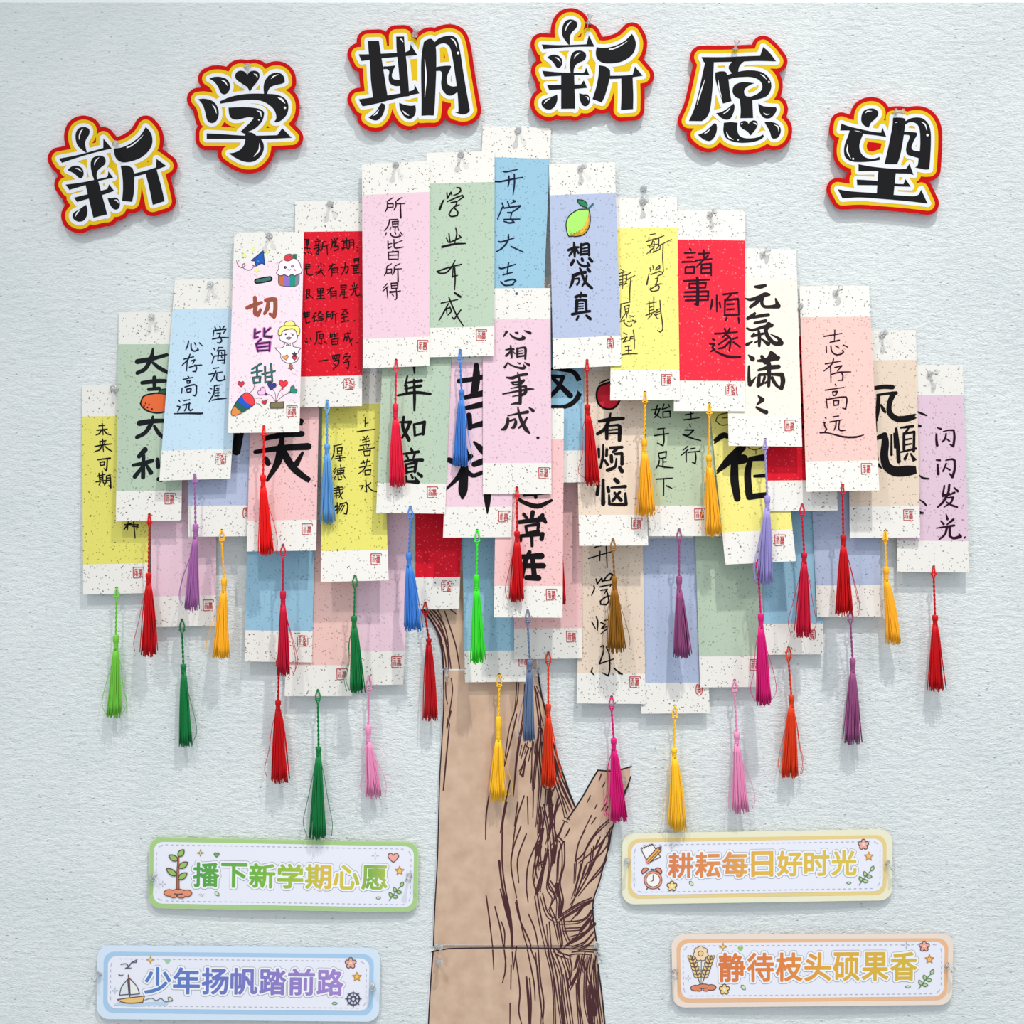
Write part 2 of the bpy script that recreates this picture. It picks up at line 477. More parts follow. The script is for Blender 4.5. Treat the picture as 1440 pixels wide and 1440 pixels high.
QI = """270,235! 380,232! 400,360 425,520 450,680 467,785! 470,830 325,840! 300,640 290,460 275,330
555,190! 635,188! 640,270 655,400 672,560 685,745! 690,790 600,800! 590,640 575,470 560,330
175,370! 300,368 555,355 650,348! 690,325 700,270! 770,378! 650,388 400,412 205,438!
175,825! 325,805 470,785 600,765 685,745! 735,725 740,672! 790,765! 650,795 500,830 350,870 215,897!
425,492! 480,490 548,482! 520,545 512,590 530,620 590,630! 600,690! 540,690 490,660 478,600 485,545 465,520 425,520!
405,862! 440,880 438,930 415,990 370,1035 320,1035 275,1010! 310,985 350,950 380,900
585,860! 640,880 700,890 750,885! 755,940 740,990 700,1022 650,1010 610,960 590,910
835,245! 870,220 910,212 945,245! 960,330 962,500 955,700 945,900 935,990! 880,988 810,992! 812,850 808,650 808,450 820,330
945,245! 985,210 1040,188 1100,180 1150,195 1180,240 1205,350 1230,520 1260,700 1295,900 1300,940 1270,970 1220,978 1150,958! 1185,955! 1185,900 1175,750 1150,560 1130,430 1110,330 1085,280 1040,258 990,270 950,300!
955,500! 1010,490 1090,485 1110,500 1075,580 1068,640 1085,680 1130,695 1175,690! 1180,750! 1120,785 1070,780 1025,730 1010,660 1020,580 1005,540 955,540!"""
QI_G = "845,420,3 856,600,18 845,800,3;325,990,4 355,970,14 380,930,4;620,940,4 650,970,16 685,990,4;595,212,5 612,222,14 625,245,5;1110,210,5 1145,235,14 1170,300,5;1182,355,26 1183,358,26"
YUAN = """340,290! 600,290 850,280 1020,275! 1055,172! 1130,240 1205,340! 1000,335 830,340 700,345 485,350! 370,352!
385,345! 485,345! 478,500 465,700 440,900 400,990 345,1032! 195,1030! 260,880 310,690 350,500
700,310! 835,340! 800,370 775,410 765,470! 700,485! 660,430 662,385 700,345!
500,470! 560,455 620,460 640,500! 655,560 670,700 690,800! 590,828! 545,690 505,560
640,500! 690,480 765,460 850,445 950,445 1050,470 1120,530 1150,610 1135,690 1090,745 1010,775 930,787! 935,900 940,995! 790,998! 795,900 785,775! 730,745 700,690 715,625 770,590 840,578 955,592! 900,615 850,650 835,690 850,735 900,748 960,730 1020,690 1045,635 1030,580 980,540 900,520 800,522 720,530 655,548!
715,825! 725,870 710,940 680,995 640,1015 580,1000 510,940! 570,925 640,885
1000,825! 1050,855 1120,865 1205,870! 1210,905 1180,960 1130,998 1070,995 1025,950 1005,890
490,1055! 515,1070 520,1130 500,1200 460,1250 420,1262 360,1240 300,1190! 370,1160 440,1100
600,1050! 680,1042 760,1050! 755,1120 775,1190 830,1225 920,1230 1000,1215 1055,1185! 1060,1215 1010,1250 920,1275 800,1282 700,1265 625,1225 595,1150
910,1197! 870,1150 810,1115 785,1070 800,1040 840,1028 870,1040 885,1062! 910,1035 950,1022 985,1040 990,1080 965,1130
1070,1042! 1140,1040 1210,1060 1255,1110 1255,1170 1225,1220 1180,1235 1150,1215 1130,1150"""
YUAN_G = "380,550,3 330,700,16 290,840,3;535,555,4 545,650,14 575,760,4;1025,490,4 1060,510,14 1095,550,4;1122,578,24 1123,579,24;590,950,4 640,915,14 670,880,4;1060,935,4 1090,955,14 1130,950,4;370,1180,4 410,1155,14 438,1125,4;630,1155,4 655,1215,18 710,1245,4;1185,1075,4 1225,1095,14 1235,1150,4;940,1050,4 970,1060,12 975,1075,4;765,1248,16 766,1249,16;800,1065,10 812,1058,10"
WANG = """550,408! 500,385 465,340 465,270 490,215 545,188 610,188 655,220 655,265 620,310 580,345 560,380
232,362! 330,395 480,430 600,455 690,465! 708,405! 752,515! 620,495 500,480 430,445 320,440 218,440!
330,430! 490,470! 460,540 440,620 460,700 510,750 590,770 675,745! 678,780! 560,800 420,805 330,790 275,745 262,670 275,590 310,500
830,292! 900,290 960,300 975,330! 965,420 945,560 915,720 880,830! 810,830 730,828! 765,680 800,510 825,370
970,335! 1030,300 1110,288 1180,305 1235,360 1265,450 1268,600 1260,760 1250,890! 1200,892 1140,880 1085,868! 1115,840 1125,760! 1060,740 1000,720 980,670 990,600 1015,540 1020,500 990,490 945,490! 955,455! 1040,458 1110,475 1070,560 1045,630 1060,665 1100,678 1140,680! 1145,580 1140,450 1120,385 1080,350 1020,345 965,375!
430,830! 600,860 850,885 980,885! 1020,825! 1068,955! 1010,940 860,935 660,910 430,910!
660,895! 865,905! 850,1050 835,1200! 740,1205 640,1185! 650,1040
410,1008! 540,1015 650,1025 860,1055 950,1060! 975,1003! 1035,1092! 850,1085 640,1075 415,1072!
190,1120! 350,1145 640,1165 840,1185 1060,1200 1130,1180! 1155,1125! 1230,1285! 1000,1258 700,1232 450,1215 245,1225!"""
WANG_G = "510,240,4 535,218,14 585,215,4;305,600,4 300,680,18 340,765,4;368,768,22 369,769,22;1160,345,4 1200,370,16 1222,440,4;1228,492,28 1229,493,28;855,350,6 875,345,12"

def rot_from_first(x, y):
    """the leftmost sign is a second cut of the same character, turned anticlockwise"""
    X, Y = x/7.784+740, y/7.784+5
    a = math.radians(-13.4); k = 1.017; dx, dy = X-761.8, Y-62.4
    return (82.9+k*(dx*math.cos(a)-dy*math.sin(a)), 223.1+k*(dx*math.sin(a)+dy*math.cos(a)))
def xf(ox, oy, k): return lambda x, y: (ox+x/k, oy+y/k)

def sign(text, glint, f, label, zb=0.002):
    polys = []
    for row in text.split('\n'):
        P = smooth_poly(pts(row), 5); polys.append([[f(x, y) for x, y in P]])
    allp = [p for g in polys for q in g for p in q]
    x0, y0 = min(p[0] for p in allp)-20, min(p[1] for p in allp)-20
    x1, y1 = max(p[0] for p in allp)+20, max(p[1] for p in allp)+20
    h = 0.8; F = sdf(polys, x0, y0, int((x1-x0)/h)+1, int((y1-y0)/h)+1, h)
    th = 0.0042
    root = thing('character_sign', label, 'sign', W((x0+x1)/2, (y0+y1)/2, 0), 'headline characters across the top of the board')
    out = contour(F, x0, y0, h, 16.0)
    out = [l for l in out if abs(area2(l)) > 900]
    Vs, Fs, nf = slab(out, lambda x, y: zb, th)
    o = put('backing', Vs, Fs, [RED, SIDE], root, [0]*nf+[1]*(len(Fs)-nf)); o['label'] = 'thick red foam backing'
    for nm, lev, m, lf in (('yellow_border', 10.2, YEL, 1), ('white_border', 5.2, WHT, 2)):
        d = Decal(lambda x, y: zb+th, lift=0.00012); d.loops(contour(F, x0, y0, h, lev), m, lf-1); d.build(nm, root)
    d = Decal(lambda x, y: zb+th, lift=0.00012)
    for g in polys: d.loops(g, BLK, 2)
    k = math.hypot(f(1, 0)[0]-f(0, 0)[0], f(1, 0)[1]-f(0, 0)[1])
    for q in glint.split(';'):
        P = [(*f(x, y), w*k) for x, y, w, _ in pts(q)]
        d.line(' '.join('%f,%f,%f' % p for p in P), 1, GLINT, 3)
    d.build('character', root)
    return root

sign(XIN, XIN_G, rot_from_first, 'lowest, leftmost headline character 新 in black on red, tilted left')
sign(XUE, XUE_G, xf(255, 75, 8.0), 'headline character 学 with a black heart in its top, on red foam')
sign(QI, QI_G, xf(480, 25, 7.2), 'widest headline character 期 in black, above the pink and green bookmarks')
sign(XIN, XIN_G, xf(740, 5, 7.784), 'topmost headline character 新 standing upright, right of 期')
sign(YUAN, YUAN_G, xf(945, 45, 8.229), 'headline character 愿 with a small black heart near its foot')
sign(WANG, WANG_G, xf(1155, 130, 8.229), 'rightmost headline character 望 in black on red foam')

# ------------------------------------------------------------------ tree trunk of brown paper
KRAFT = bpy.data.materials.new('kraft paper'); KRAFT.use_nodes = True
_nt = KRAFT.node_tree; _b = _nt.nodes['Principled BSDF']; _b.inputs['Roughness'].default_value = 0.8; _b.inputs['Specular IOR Level'].default_value = 0.2
_g = N(_nt, 'ShaderNodeNewGeometry'); _n = N(_nt, 'ShaderNodeTexNoise'); _n.inputs['Scale'].default_value = 60; _n.inputs['Detail'].default_value = 6
_r = N(_nt, 'ShaderNodeValToRGB'); _r.color_ramp.elements[0].position = .3; _r.color_ramp.elements[1].position = .7
_r.color_ramp.elements[0].color = lin((196, 164, 140)); _r.color_ramp.elements[1].color = lin((214, 184, 160))
_nt.links.new(_g.outputs['Position'], _n.inputs['Vector']); _nt.links.new(_n.outputs['Fac'], _r.inputs[0]); _nt.links.new(_r.outputs[0], _b.inputs['Base Color'])
EDGE = mat('white paper edge', (232, 232, 236), 0.8); BINK = mat('dark brown bark ink', (74, 36, 40), 0.6); BLINE = mat('blackish outline ink', (44, 26, 38), 0.6)

def xy(s, ox=0, oy=0, k=1.0): return [(ox+a[0]/k, oy+a[1]/k) for a in pts(s)]
T1L = xy("575,828 590,850 598,862 612,884 620,903 622,943")
T1R = xy("757,943 752,880 748,800 640,800")
T2L = xy("622,941 622.5,990 620,1040 617,1090 615.5,1140 614,1198 612,1240 610,1275 608,1330")
T2R = xy("757,941 762,975 768,1000 776,1035 784,1062 795,1095 802,1115 809,1132 820,1115 830,1098 840,1082 864,1080 888,1077 888,1090 883,1106 874,1130 865,1153 861,1171 858,1190 853,1208 845,1240 836,1266 836,1293 839,1315 841,1331")
T3L = xy("625,1326 612,1330 606,1338 604,1370 602,1410 600,1450")
T3R = xy("830,1326 841,1336 843,1362 848,1400 853,1450")
def trunk_sheet(L, R, zf, label, outline, ink, shrink=1.6):
    P = L+R[::-1] if R[0][1] < R[-1][1] else L+R
    cx = sum(p[0] for p in P)/len(P)
    root = thing('trunk_sheet', label, 'paper cutout', W(cx, sum(p[1] for p in P)/len(P), 0), 'brown paper sheets of the tree trunk')
    f = sdf([[P]], min(p[0] for p in P)-8, min(p[1] for p in P)-8, int(max(p[0] for p in P)-min(p[0] for p in P))+17, int(max(p[1] for p in P)-min(p[1] for p in P))+17, 1.0)
    Vs, Fs, nf = slab([P], zf, 0.0004)
    put('paper_sheet', Vs, Fs, EDGE, root)
    d = Decal(zf, lift=0.0001); d.zf = lambda x, y: zf(x, y)+0.0004
    d.loops(contour(f, min(p[0] for p in P)-8, min(p[1] for p in P)-8, 1.0, -shrink), KRAFT, 0)
    d.build('brown_face', root)
    d = Decal(lambda x, y: zf(x, y)+0.0004, lift=0.0001)
    for s, w in outline: d.line(s, w, BLINE, 2, taper=False)
    for (ox, oy, k, w, s) in ink:
        d.at(ox, oy, k); d.fat = 1.12; d.strokes(s, w, BINK, 1)
        if ox == 560 and oy == 1000:     # the right of the trunk is hatched twice over
            for q in s.replace('\n', ' ').split(';'):
                P = pts(q)
                if q.strip() and min(p[0] for p in P) > 630 and max(p[0] for p in P) < 960 and not (770 < P[0][0] and P[0][1] < 500):
                    d.line([(p[0]-9+3*math.sin(p[1]*.05), p[1]+13) for p in P], w*.8, BINK, 1)
        d.at(0, 0, 1); d.fat = 1
    d.build('bark_drawing', root)
    return root
Z3 = (560, 740, 3.6); ZL = (560, 1000, 3.274)
trunk_sheet(T1L, T1R, lambda x, y: 0.0008, 'short top sheet of brown trunk paper just below the bookmarks',
    [("590,849 603,868 614,885 621,903 623.5,942", 2.2)],
    [(*Z3, 6, """150,430 185,480 215,530 245,590;160,425 205,480 230,540 250,600;175,425 220,475 245,545 258,640;185,428 240,520;200,425 222,465;
      235,430 265,520 290,600 305,680 312,735;265,422 295,445;120,425,9 165,475,9 200,540,10 220,620,9 228,700,8;205,500 235,570 252,660 255,735;225,600 240,680 242,735;250,610 262,680 268,735;
      130,425 150,435 172,452;180,470 198,500 208,520""")])
trunk_sheet(T2L, T2R, lambda x, y: 0.0012, 'tall middle sheet of brown trunk paper with a sawn branch stub',
    [("623.5,943 624,990 621.5,1040 618.5,1090 617,1140 615.5,1198 613.5,1240 611.5,1275 609.5,1330", 1.7), ("609,1330 700,1330 838,1330", 0.9),
     ("756,944 761,975 767,1000 775,1035 783,1062 794,1095 801,1115 808,1133", 2.4),
     ("798,1152 809,1136 820,1119 830,1101 841,1083", 2.2), ("840,1083 864,1084 888,1078", 2.0),
     ("887,1092 882,1107 873,1131", 1.8), ("864,1155 859.5,1171 856.5,1190 851,1208 843,1240 834.5,1266 834.5,1293 837.5,1315 839.5,1330", 2.0)],
    [(*Z3, 5, """240,790 242,860 250,900;268,770 275,830 262,930 255,965;252,970 245,1020;260,1000 248,1120 240,1220 230,1335;600,790 595,880 585,960;610,795 600,900 565,1010 545,1140 538,1215;
      640,800 635,900 625,1000 610,1080 595,1200 582,1370;600,950 590,1000;690,810 700,900 715,1000 725,1100;695,820 715,920 735,1010;700,810 740,900;705,840 720,960 722,1060 728,1200;
      655,1090 640,1150;640,1210 628,1270;635,1200 612,1240;625,1110 615,1160;680,1060 676,1200 680,1340;690,1060 700,1180 690,1330;712,1020 705,1100 720,1240;700,900 712,1010;685,1090 690,1150;730,1030 735,1130"""),
     (*ZL, 6, """545,20 520,130 490,250;575,60 550,200 530,390;590,160 600,170 560,290 575,300 585,240;585,150 565,220;612,170 600,230;585,230 570,300;640,130 625,300 620,490;
      660,80 650,200 660,330 640,520;670,130 690,240 680,330 705,350;700,150 720,230 730,300;615,260 610,330;680,360 668,520 640,600 630,700 640,770;700,360 710,480 700,560;
      720,210 750,300 790,390 812,440;725,240 745,330 775,400 800,450;735,330 760,420 778,480;720,350 700,420 705,520 690,600;740,390 720,500 725,600;745,420 712,500;
      235,70 215,280 207,365;243,0 225,80;420,375 405,480 402,590;515,320 490,440 470,560;500,420 480,530 478,640;580,390 545,500 525,640;595,395 598,520;550,420 535,530;
      565,530 530,630 520,720 545,860;590,565 550,680 555,790;640,600 600,700 590,800 598,880;480,560 478,680 490,800 520,960 528,1090;465,690,10 478,800,8 500,900,14 520,1000,12 525,1090,8;
      640,640 620,760 640,850;660,620 640,700 625,790;670,540 655,640 660,720;690,620 665,760 655,820;680,700 650,780 640,850;655,440 665,560 650,600;670,430 690,520 700,600;
      700,600 705,700 690,800 720,850 700,900;715,520 730,600 720,700;730,570 760,600 740,660 735,780;700,780 740,850 735,940;765,510 740,570 710,610;765,600 765,700 745,790 760,870 750,940;
      770,490,5 790,500,4;790,540 775,570,8;860,545 830,610 815,690 850,660 900,580 970,510;970,500 920,545 870,620 850,690;985,530 940,600 890,650 830,700;960,560 970,600 930,660 870,700;
      820,690 815,780;950,590 900,700 850,800 800,880;975,540 955,680 900,760 830,850;960,680 930,740 870,800;870,700 840,790 795,905;850,690 830,770 810,850;900,620 890,700 860,760;930,580 905,640;
      890,480 850,560;910,490 890,520;885,390 870,420;915,430 905,450;950,330 940,350;960,420 935,460;935,290 925,320;1060,345,8 1020,400,5;965,440 955,460;
      890,860 840,880 790,910 745,940;895,870,10 830,905,8 745,960,6;900,905 850,960 760,970;895,930 860,990 770,1000;900,950 870,1010 790,1040;905,980,14 850,1030,12 790,1065,8;905,1010 860,1060 800,1085;
      840,910 800,960;860,890 830,930;880,960,16 840,1010,14;905,1040 880,1070 840,1090;890,920,12 870,950,8;760,940 770,1010 790,1060;740,970 755,1060,8 750,1090;830,1030 770,1080;
      640,840 660,960 690,1090;600,935 630,1010 645,1090;665,840 690,930 735,960;695,970 705,1090;540,880 560,960 605,1060 610,1090;545,870 570,1000 595,1090;405,850 420,960 435,1090;445,900 470,1000 485,1090;
      475,970 490,1020 488,1090;700,900 730,970 745,1060;470,820 490,900 515,1000;655,830 640,800;650,700,10 680,690,8;690,640,10 665,740,8;720,620,14 712,700,10;730,800,18 735,850,12;755,880,12 745,940,10;640,660,14 655,600,10;
      690,420,14 700,350,10;655,480,12 650,560,10;700,480,12 712,430,8""")])
trunk_sheet(T3L, T3R, lambda x, y: 0.0005, 'bottom sheet of brown trunk paper running off the lower edge',
    [("609,1339 606.5,1370 604,1410 602,1450", 1.8), ("607,1338.5 625,1335 640,1333.6 700,1333 760,1333.4 800,1334 840,1336", 1.6), ("840,1340 841.5,1362 846.5,1400 851.5,1450", 2.2)],
    [(*ZL, 6, """435,1100 440,1190;488,1100 495,1180 480,1250;495,1130 490,1220;525,1110 530,1190;545,1080 530,1190;520,1170 518,1280;540,1130 560,1280 555,1380 568,1440;515,1345 514,1440;
      595,1100 625,1250 630,1330;610,1095 640,1180 650,1300 668,1440;590,1225,8 600,1330,12 605,1440,10;605,1230 612,1340 610,1440;645,1100 655,1240 670,1340 665,1440;690,1095 710,1190 720,1300 725,1440;
      700,1095 730,1220 745,1330 760,1440;715,1095 750,1190 760,1300 780,1440;735,1110 770,1120 800,1130;725,1095 760,1118;760,1120 785,1200 795,1260 830,1190;790,1130 800,1190 790,1240;
      800,1270 830,1200 845,1130;830,1130,14 815,1180,10;860,1110 840,1200 830,1300 850,1440;870,1130 865,1250 870,1350,10 890,1440,20;890,1120 880,1200 900,1300 905,1440;910,1130 900,1230 915,1330 930,1440;
      800,1110 840,1105 900,1110;850,1150,12 860,1190,10;905,1150 912,1260 925,1380;885,1250,10 880,1340,14 885,1400,20;830,1240 835,1340 840,1440;770,1200 790,1330 805,1440;920,1200 922,1290 940,1430;750,1310 765,1440;895,1310,10 905,1400,12""")])
# ------------------------------------------------------------------ laminated slogan strips
def ramp_mat(name, stops):
    m = bpy.data.materials.new(name); m.use_nodes = True; nt = m.node_tree; b = nt.nodes['Principled BSDF']
    b.inputs['Roughness'].default_value = 0.4; b.inputs['Coat Weight'].default_value = 0.4
    t = N(nt, 'ShaderNodeTexCoord'); s = N(nt, 'ShaderNodeSeparateXYZ'); r = N(nt, 'ShaderNodeValToRGB')
    nt.links.new(t.outputs['Generated'], s.inputs[0]); nt.links.new(s.outputs[0], r.inputs[0]); nt.links.new(r.outputs[0], b.inputs['Base Color'])
    e = r.color_ramp.elements
    while len(e) < len(stops): e.new(0.5)
    for q, (p, c) in zip(e, stops): q.position = p; q.color = lin(c)
    return m
def pm(rgb): return mat('print %d %d %d' % rgb, rgb, 0.45, 0.4, 0.4)
OUT = (70, 58, 60)
def rrect(x0, y0, x1, y1, r, f):
    P = []
    for cx, cy, a in ((x1-r, y0+r, -90), (x1-r, y1-r, 0), (x0+r, y1-r, 90), (x0+r, y0+r, 180)):
        for k in range(7):
            t = math.radians(a+15*k); P.append(f(cx+r*math.cos(t), cy+r*math.sin(t)))
    return P
def leaf(d, x, y, a, l, w, m, ln, lv=0, lw=None):
    """pointed leaf from (x,y) along angle a degrees, photo-crop units"""
    c, s = math.cos(math.radians(a)), math.sin(math.radians(a)); P = []
    for u, v in ((0, 0), (.25, .42), (.55, .5), (.82, .3), (1, 0), (.82, -.3), (.55, -.5), (.25, -.42)):
        P.append((x+l*u*c-w*v*s, y+l*u*s+w*v*c, None, u in (0, 1)))
    d.fill(P, m, lv); d.line([(p[0], p[1]) for p in P], lw or 5, ln, lv+1, False, True)
def star(d, x, y, r, n, m, ln, ratio=0.45, rot=-90, lw=4, lv=0):
    P = [(x+(r if k % 2 == 0 else r*ratio)*math.cos(math.radians(rot+180*k/n)), y+(r if k % 2 == 0 else r*ratio)*math.sin(math.radians(rot+180*k/n)), None, True) for k in range(2*n)]
    d.fill(P, m, lv); d.line([(p[0], p[1]) for p in P], lw, ln, lv+1, False, True)
def heart(d, x, y, r, m, ln, lv=0, rot=0, lw=4):
    P = []
    for u, v, c in ((0, .9, True), (-.55, .4, False), (-.95, -.15, False), (-.8, -.65, False), (-.4, -.75, False), (0, -.4, True), (.4, -.75, False), (.8, -.65, False), (.95, -.15, False), (.55, .4, False)):
        t = math.radians(rot); P.append((x+r*(u*math.cos(t)-v*math.sin(t)), y+r*(u*math.sin(t)+v*math.cos(t)), None, c))
    d.fill(P, m, lv)
    if ln: d.line([(p[0], p[1]) for p in P], lw, ln, lv+1, False, True)
def flower(d, x, y, r, m, ln, core, lv=0, n=5):
    P = []
    for k in range(n*4):
        a = 2*math.pi*k/(n*4)-math.pi/2; q = r*(1, .93, .62, .93)[k % 4]
        P.append((x+q*math.cos(a), y+q*math.sin(a), None, k % 4 == 2))
    d.fill(P, m, lv); d.line([(p[0], p[1]) for p in P], 4, ln, lv+1, False, True); d.disc(x, y, r*.25, core, lv+2)
def branch(d, x, y, m, ln):
    d.line("%f,%f %f,%f %f,%f" % (x, y, x+28, y-38, x+55, y-68), 4, ln, 2)
    for a, t in ((-120, .25), (10, .3), (-115, .6), (5, .62), (-60, 1.0)):
        leaf(d, x+55*t, y-66*t, a, 26, 15, m, ln, 0, 4)

def banner(quad, text, rim, border, grad, bbox, art, zoom, label, inset, z0=0.003):
    (ax, ay), (bx, by), (cx, cy), (dx, dy) = quad
    w = (bx-ax+cx-dx)/2; h = (dy-ay+cy-by)/2
    def f(x, y):
        u, v = x/w, y/h
        return ((1-u)*(1-v)*ax+u*(1-v)*bx+u*v*cx+(1-u)*v*dx, (1-u)*(1-v)*ay+u*(1-v)*by+u*v*cy+(1-u)*v*dy)
    root = thing('slogan_banner', label, 'banner', W((ax+cx)/2, (ay+cy)/2, 0), 'laminated slogan strips beside the trunk')
    def zf(x, y): # the strip bows a little off the board between its pins
        u = (x-ax)/(bx-ax); return z0+0.0022*math.sin(math.pi*max(0, min(1, u)))
    th = 0.0006; zt = lambda x, y: zf(x, y)+th
    V0 = rrect(0, 0, w, h, 17, lambda x, y: (x, y))
    # subdivided along its length so that it can bow
    P = []
    for i in range(len(V0)):
        a, b = V0[i-1], V0[i]; n = max(1, int(math.hypot(a[0]-b[0], a[1]-b[1])/30))
        P += [(b[0]+(a[0]-b[0])*(n-k)/n, b[1]+(a[1]-b[1])*(n-k)/n) for k in range(1, n+1)]
    def strip(loop, m, lv, dd):
        """fill a convex local outline in vertical slices"""
        xs = sorted(set(round(p[0], 2) for p in loop)); cols = []
        for x in xs:
            ys = []
            for i in range(len(loop)):
                a, b = loop[i-1], loop[i]
                if abs(a[0]-x) < .006: ys.append(a[1])
                if (a[0]-x)*(b[0]-x) < 0: ys.append(a[1]+(b[1]-a[1])*(x-a[0])/(b[0]-a[0]))
            cols.append((x, min(ys), max(ys)))
        Q = []; T = []
        for x, y1, y2 in cols: Q += [f(x, y1), f(x, y2)]
        for i in range(len(cols)-1): T += [(2*i, 2*i+1, 2*i+3), (2*i, 2*i+3, 2*i+2)]
        if dd is not None: dd.add(Q, T, m, lv)
        return Q, T
    Q, T = strip(P, None, 0, None); n = len(Q); T = fix(T, Q)
    Vs = [W(x, y, zt(x, y)) for x, y in Q]+[W(x, y, zf(x, y)) for x, y in Q]
    Fs = T+[(a+n, c+n, b+n) for a, b, c in T]
    m = n//2
    for i in range(m-1):
        Fs += [(2*i, 2*i+2, 2*i+2+n, 2*i+n), (2*i+1, 2*i+1+n, 2*i+3+n, 2*i+3)]
    put('laminated_sheet', Vs, Fs, pm(rim), root)
    def sub(P0, step=18):
        R = []
        for i in range(len(P0)):
            a, b = P0[i-1], P0[i]; k_ = max(1, int(math.hypot(a[0]-b[0], a[1]-b[1])/step))
            R += [(a[0]+(b[0]-a[0])*k/k_, a[1]+(b[1]-a[1])*k/k_) for k in range(1, k_+1)]
        return R
    d = Decal(zt, lift=0.00012); idn = lambda x, y: (x, y)
    i1, i2 = inset
    strip(sub(rrect(i1, i1, w-i1, h-i1, 15, idn)), pm(border), 0, d); d.build('border', root)
    d = Decal(zt, lift=0.00012)
    strip(sub(rrect(i2, i2, w-i2, h-i2, 13, idn)), pm((236, 237, 248)), 1, d)
    ring = sub(rrect(i2+4, i2+4, w-i2-4, h-i2-4, 11, idn), 1.5); k = 0
    ST = pm((176, 180, 196))
    while k < len(ring)-3:
        d.line([f(*ring[k]), f(*ring[k+2])], 0.9, ST, 2, False); k += 5
    d.build('white_panel', root)
    # lettering: rounded heavy strokes with a white halo and a thin grey outline
    x0, y0, x1, y1 = bbox; n = len(text); pw = (x1-x0)/n; polys = []
    for i, ch in enumerate(text):
        G = glyph_loops(ch); gx = [p[0] for l in G for p in l]; gy = [p[1] for l in G for p in l]
        k = (y1-y0-2)/(max(gy)-min(gy)) if ch not in '' else 1; kx = min((pw-4.5)/(max(gx)-min(gx)), k*1.1)
        k = min(k, kx*1.25)
        mx, my = (max(gx)+min(gx))/2, (max(gy)+min(gy))/2
        polys.append([[(x0+pw*(i+.5)+(p[0]-mx)*kx, (y0+y1)/2-(p[1]-my)*k) for p in l] for l in G])
    hh = 0.45; X0, Y0 = x0-8, y0-8; nx, ny = int((x1-x0+16)/hh), int((y1-y0+16)/hh)
    F = np.full((ny, nx), 1e9)
    for g in polys:
        gx = [p[0] for l in g for p in l]; i0 = max(0, int((min(gx)-8-X0)/hh)); i1_ = min(nx, int((max(gx)+8-X0)/hh))
        F[:, i0:i1_] = np.minimum(F[:, i0:i1_], sdf([g], X0+i0*hh, Y0, i1_-i0, ny, hh))
    def lay(lev, m, lv, nm):
        d = Decal(zt, lift=0.00012); d.loops([[f(*p) for p in l] for l in contour(F, X0, Y0, hh, lev)], m, lv); return d
    a = lay(4.1, pm((168, 172, 182)), 2, ''); b = lay(3.4, pm((244, 245, 250)), 3, '')
    mi = [0]*len(a.F)+[1]*len(b.F); nb = len(a.V)
    halo = put('letter_outline', a.V+b.V, a.F+[tuple(q+nb for q in t) for t in b.F], [a.mats[0], b.mats[0]], root, mi)
    c = lay(0.95, ramp_mat('lettering '+text, grad), 4, ''); c.build('lettering', root)
    d = Decal(lambda x, y: zt(x, y)+0.0003, *zoom, lift=0.0001); art(d)
    mid = W((ax+bx)/2, 0, 0).x
    for sg in (True, False):          # the drawings left and right of the lettering
        e = Decal(zt); e.mats = d.mats; e.V = d.V
        for t in range(len(d.F)):
            if (d.V[d.F[t][0]].x < mid) == sg: e.F.append(d.F[t]); e.M.append(d.M[t])
        used = sorted(set(i for f_ in e.F for i in f_)); ix = {q: k for k, q in enumerate(used)}
        e.V = [d.V[i] for i in used]; e.F = [tuple(ix[i] for i in f_) for f_ in e.F]
        e.build('printed_drawing', root)
    return root

LN = pm((96, 70, 66)); GLN = pm((92, 128, 80)); GRY = pm((170, 172, 186))
def sparkle(d, x, y, r, m): star(d, x, y, r, 4, m, m, .3, -90, 1)
def cross(d, x, y, r, m):
    for a in (0, 90, 180, 270):
        c, s = math.cos(math.radians(a)), math.sin(math.radians(a)); d.line([(x+c*r*.4, y+s*r*.4), (x+c*r, y+s*r)], 3, m, 2, False)
def art_sprout(d):
    lf = pm((150, 196, 92))
    d.line("205,310,18 206,240,14 210,150,8", 10, pm((178, 104, 72)), 2); d.line("199,310 200,240 206,152", 3, LN, 3); d.line("213,310 212,240", 3, LN, 3)
    for x, y, a, l in ((206, 172, -150, 50), (208, 152, -50, 42), (210, 208, -32, 52), (200, 245, -145, 60), (208, 262, -35, 52)): leaf(d, x, y, a, l, 26, lf, LN, 3)
    for x, y, rx, ry in ((165, 328, 28, 18), (250, 330, 26, 18), (208, 322, 32, 14), (185, 342, 18, 11), (222, 344, 20, 11)):
        d.disc(x, y, rx, LN, 4, ry); d.disc(x, y, rx-4, pm((232, 146, 110)), 5, ry-4)
    sparkle(d, 315, 135, 17, pm((240, 214, 130))); star(d, 315, 135, 17, 4, pm((246, 226, 160)), LN, .3, -90, 2, 1); heart(d, 393, 144, 13, pm((122, 176, 100)), GLN)
    cross(d, 133, 285, 14, GRY); cross(d, 1158, 148, 16, GRY)
    heart(d, 1245, 157, 27, pm((244, 172, 158)), LN); star(d, 1275, 221, 22, 5, pm((246, 200, 100)), pm((200, 140, 60)))
    branch(d, 1225, 364, pm((176, 208, 140)), GLN); leaf(d, 1162, 352, 0, 22, 11, pm((214, 230, 200)), GLN, 0, 3)
    leaf(d, 385, 322, 45, 28, 16, pm((214, 230, 200)), GLN, 0, 3)
    for q in ("308,334 316,342", "322,345 332,334", "316,330 322,338"): d.line(q, 3, GRY, 2)
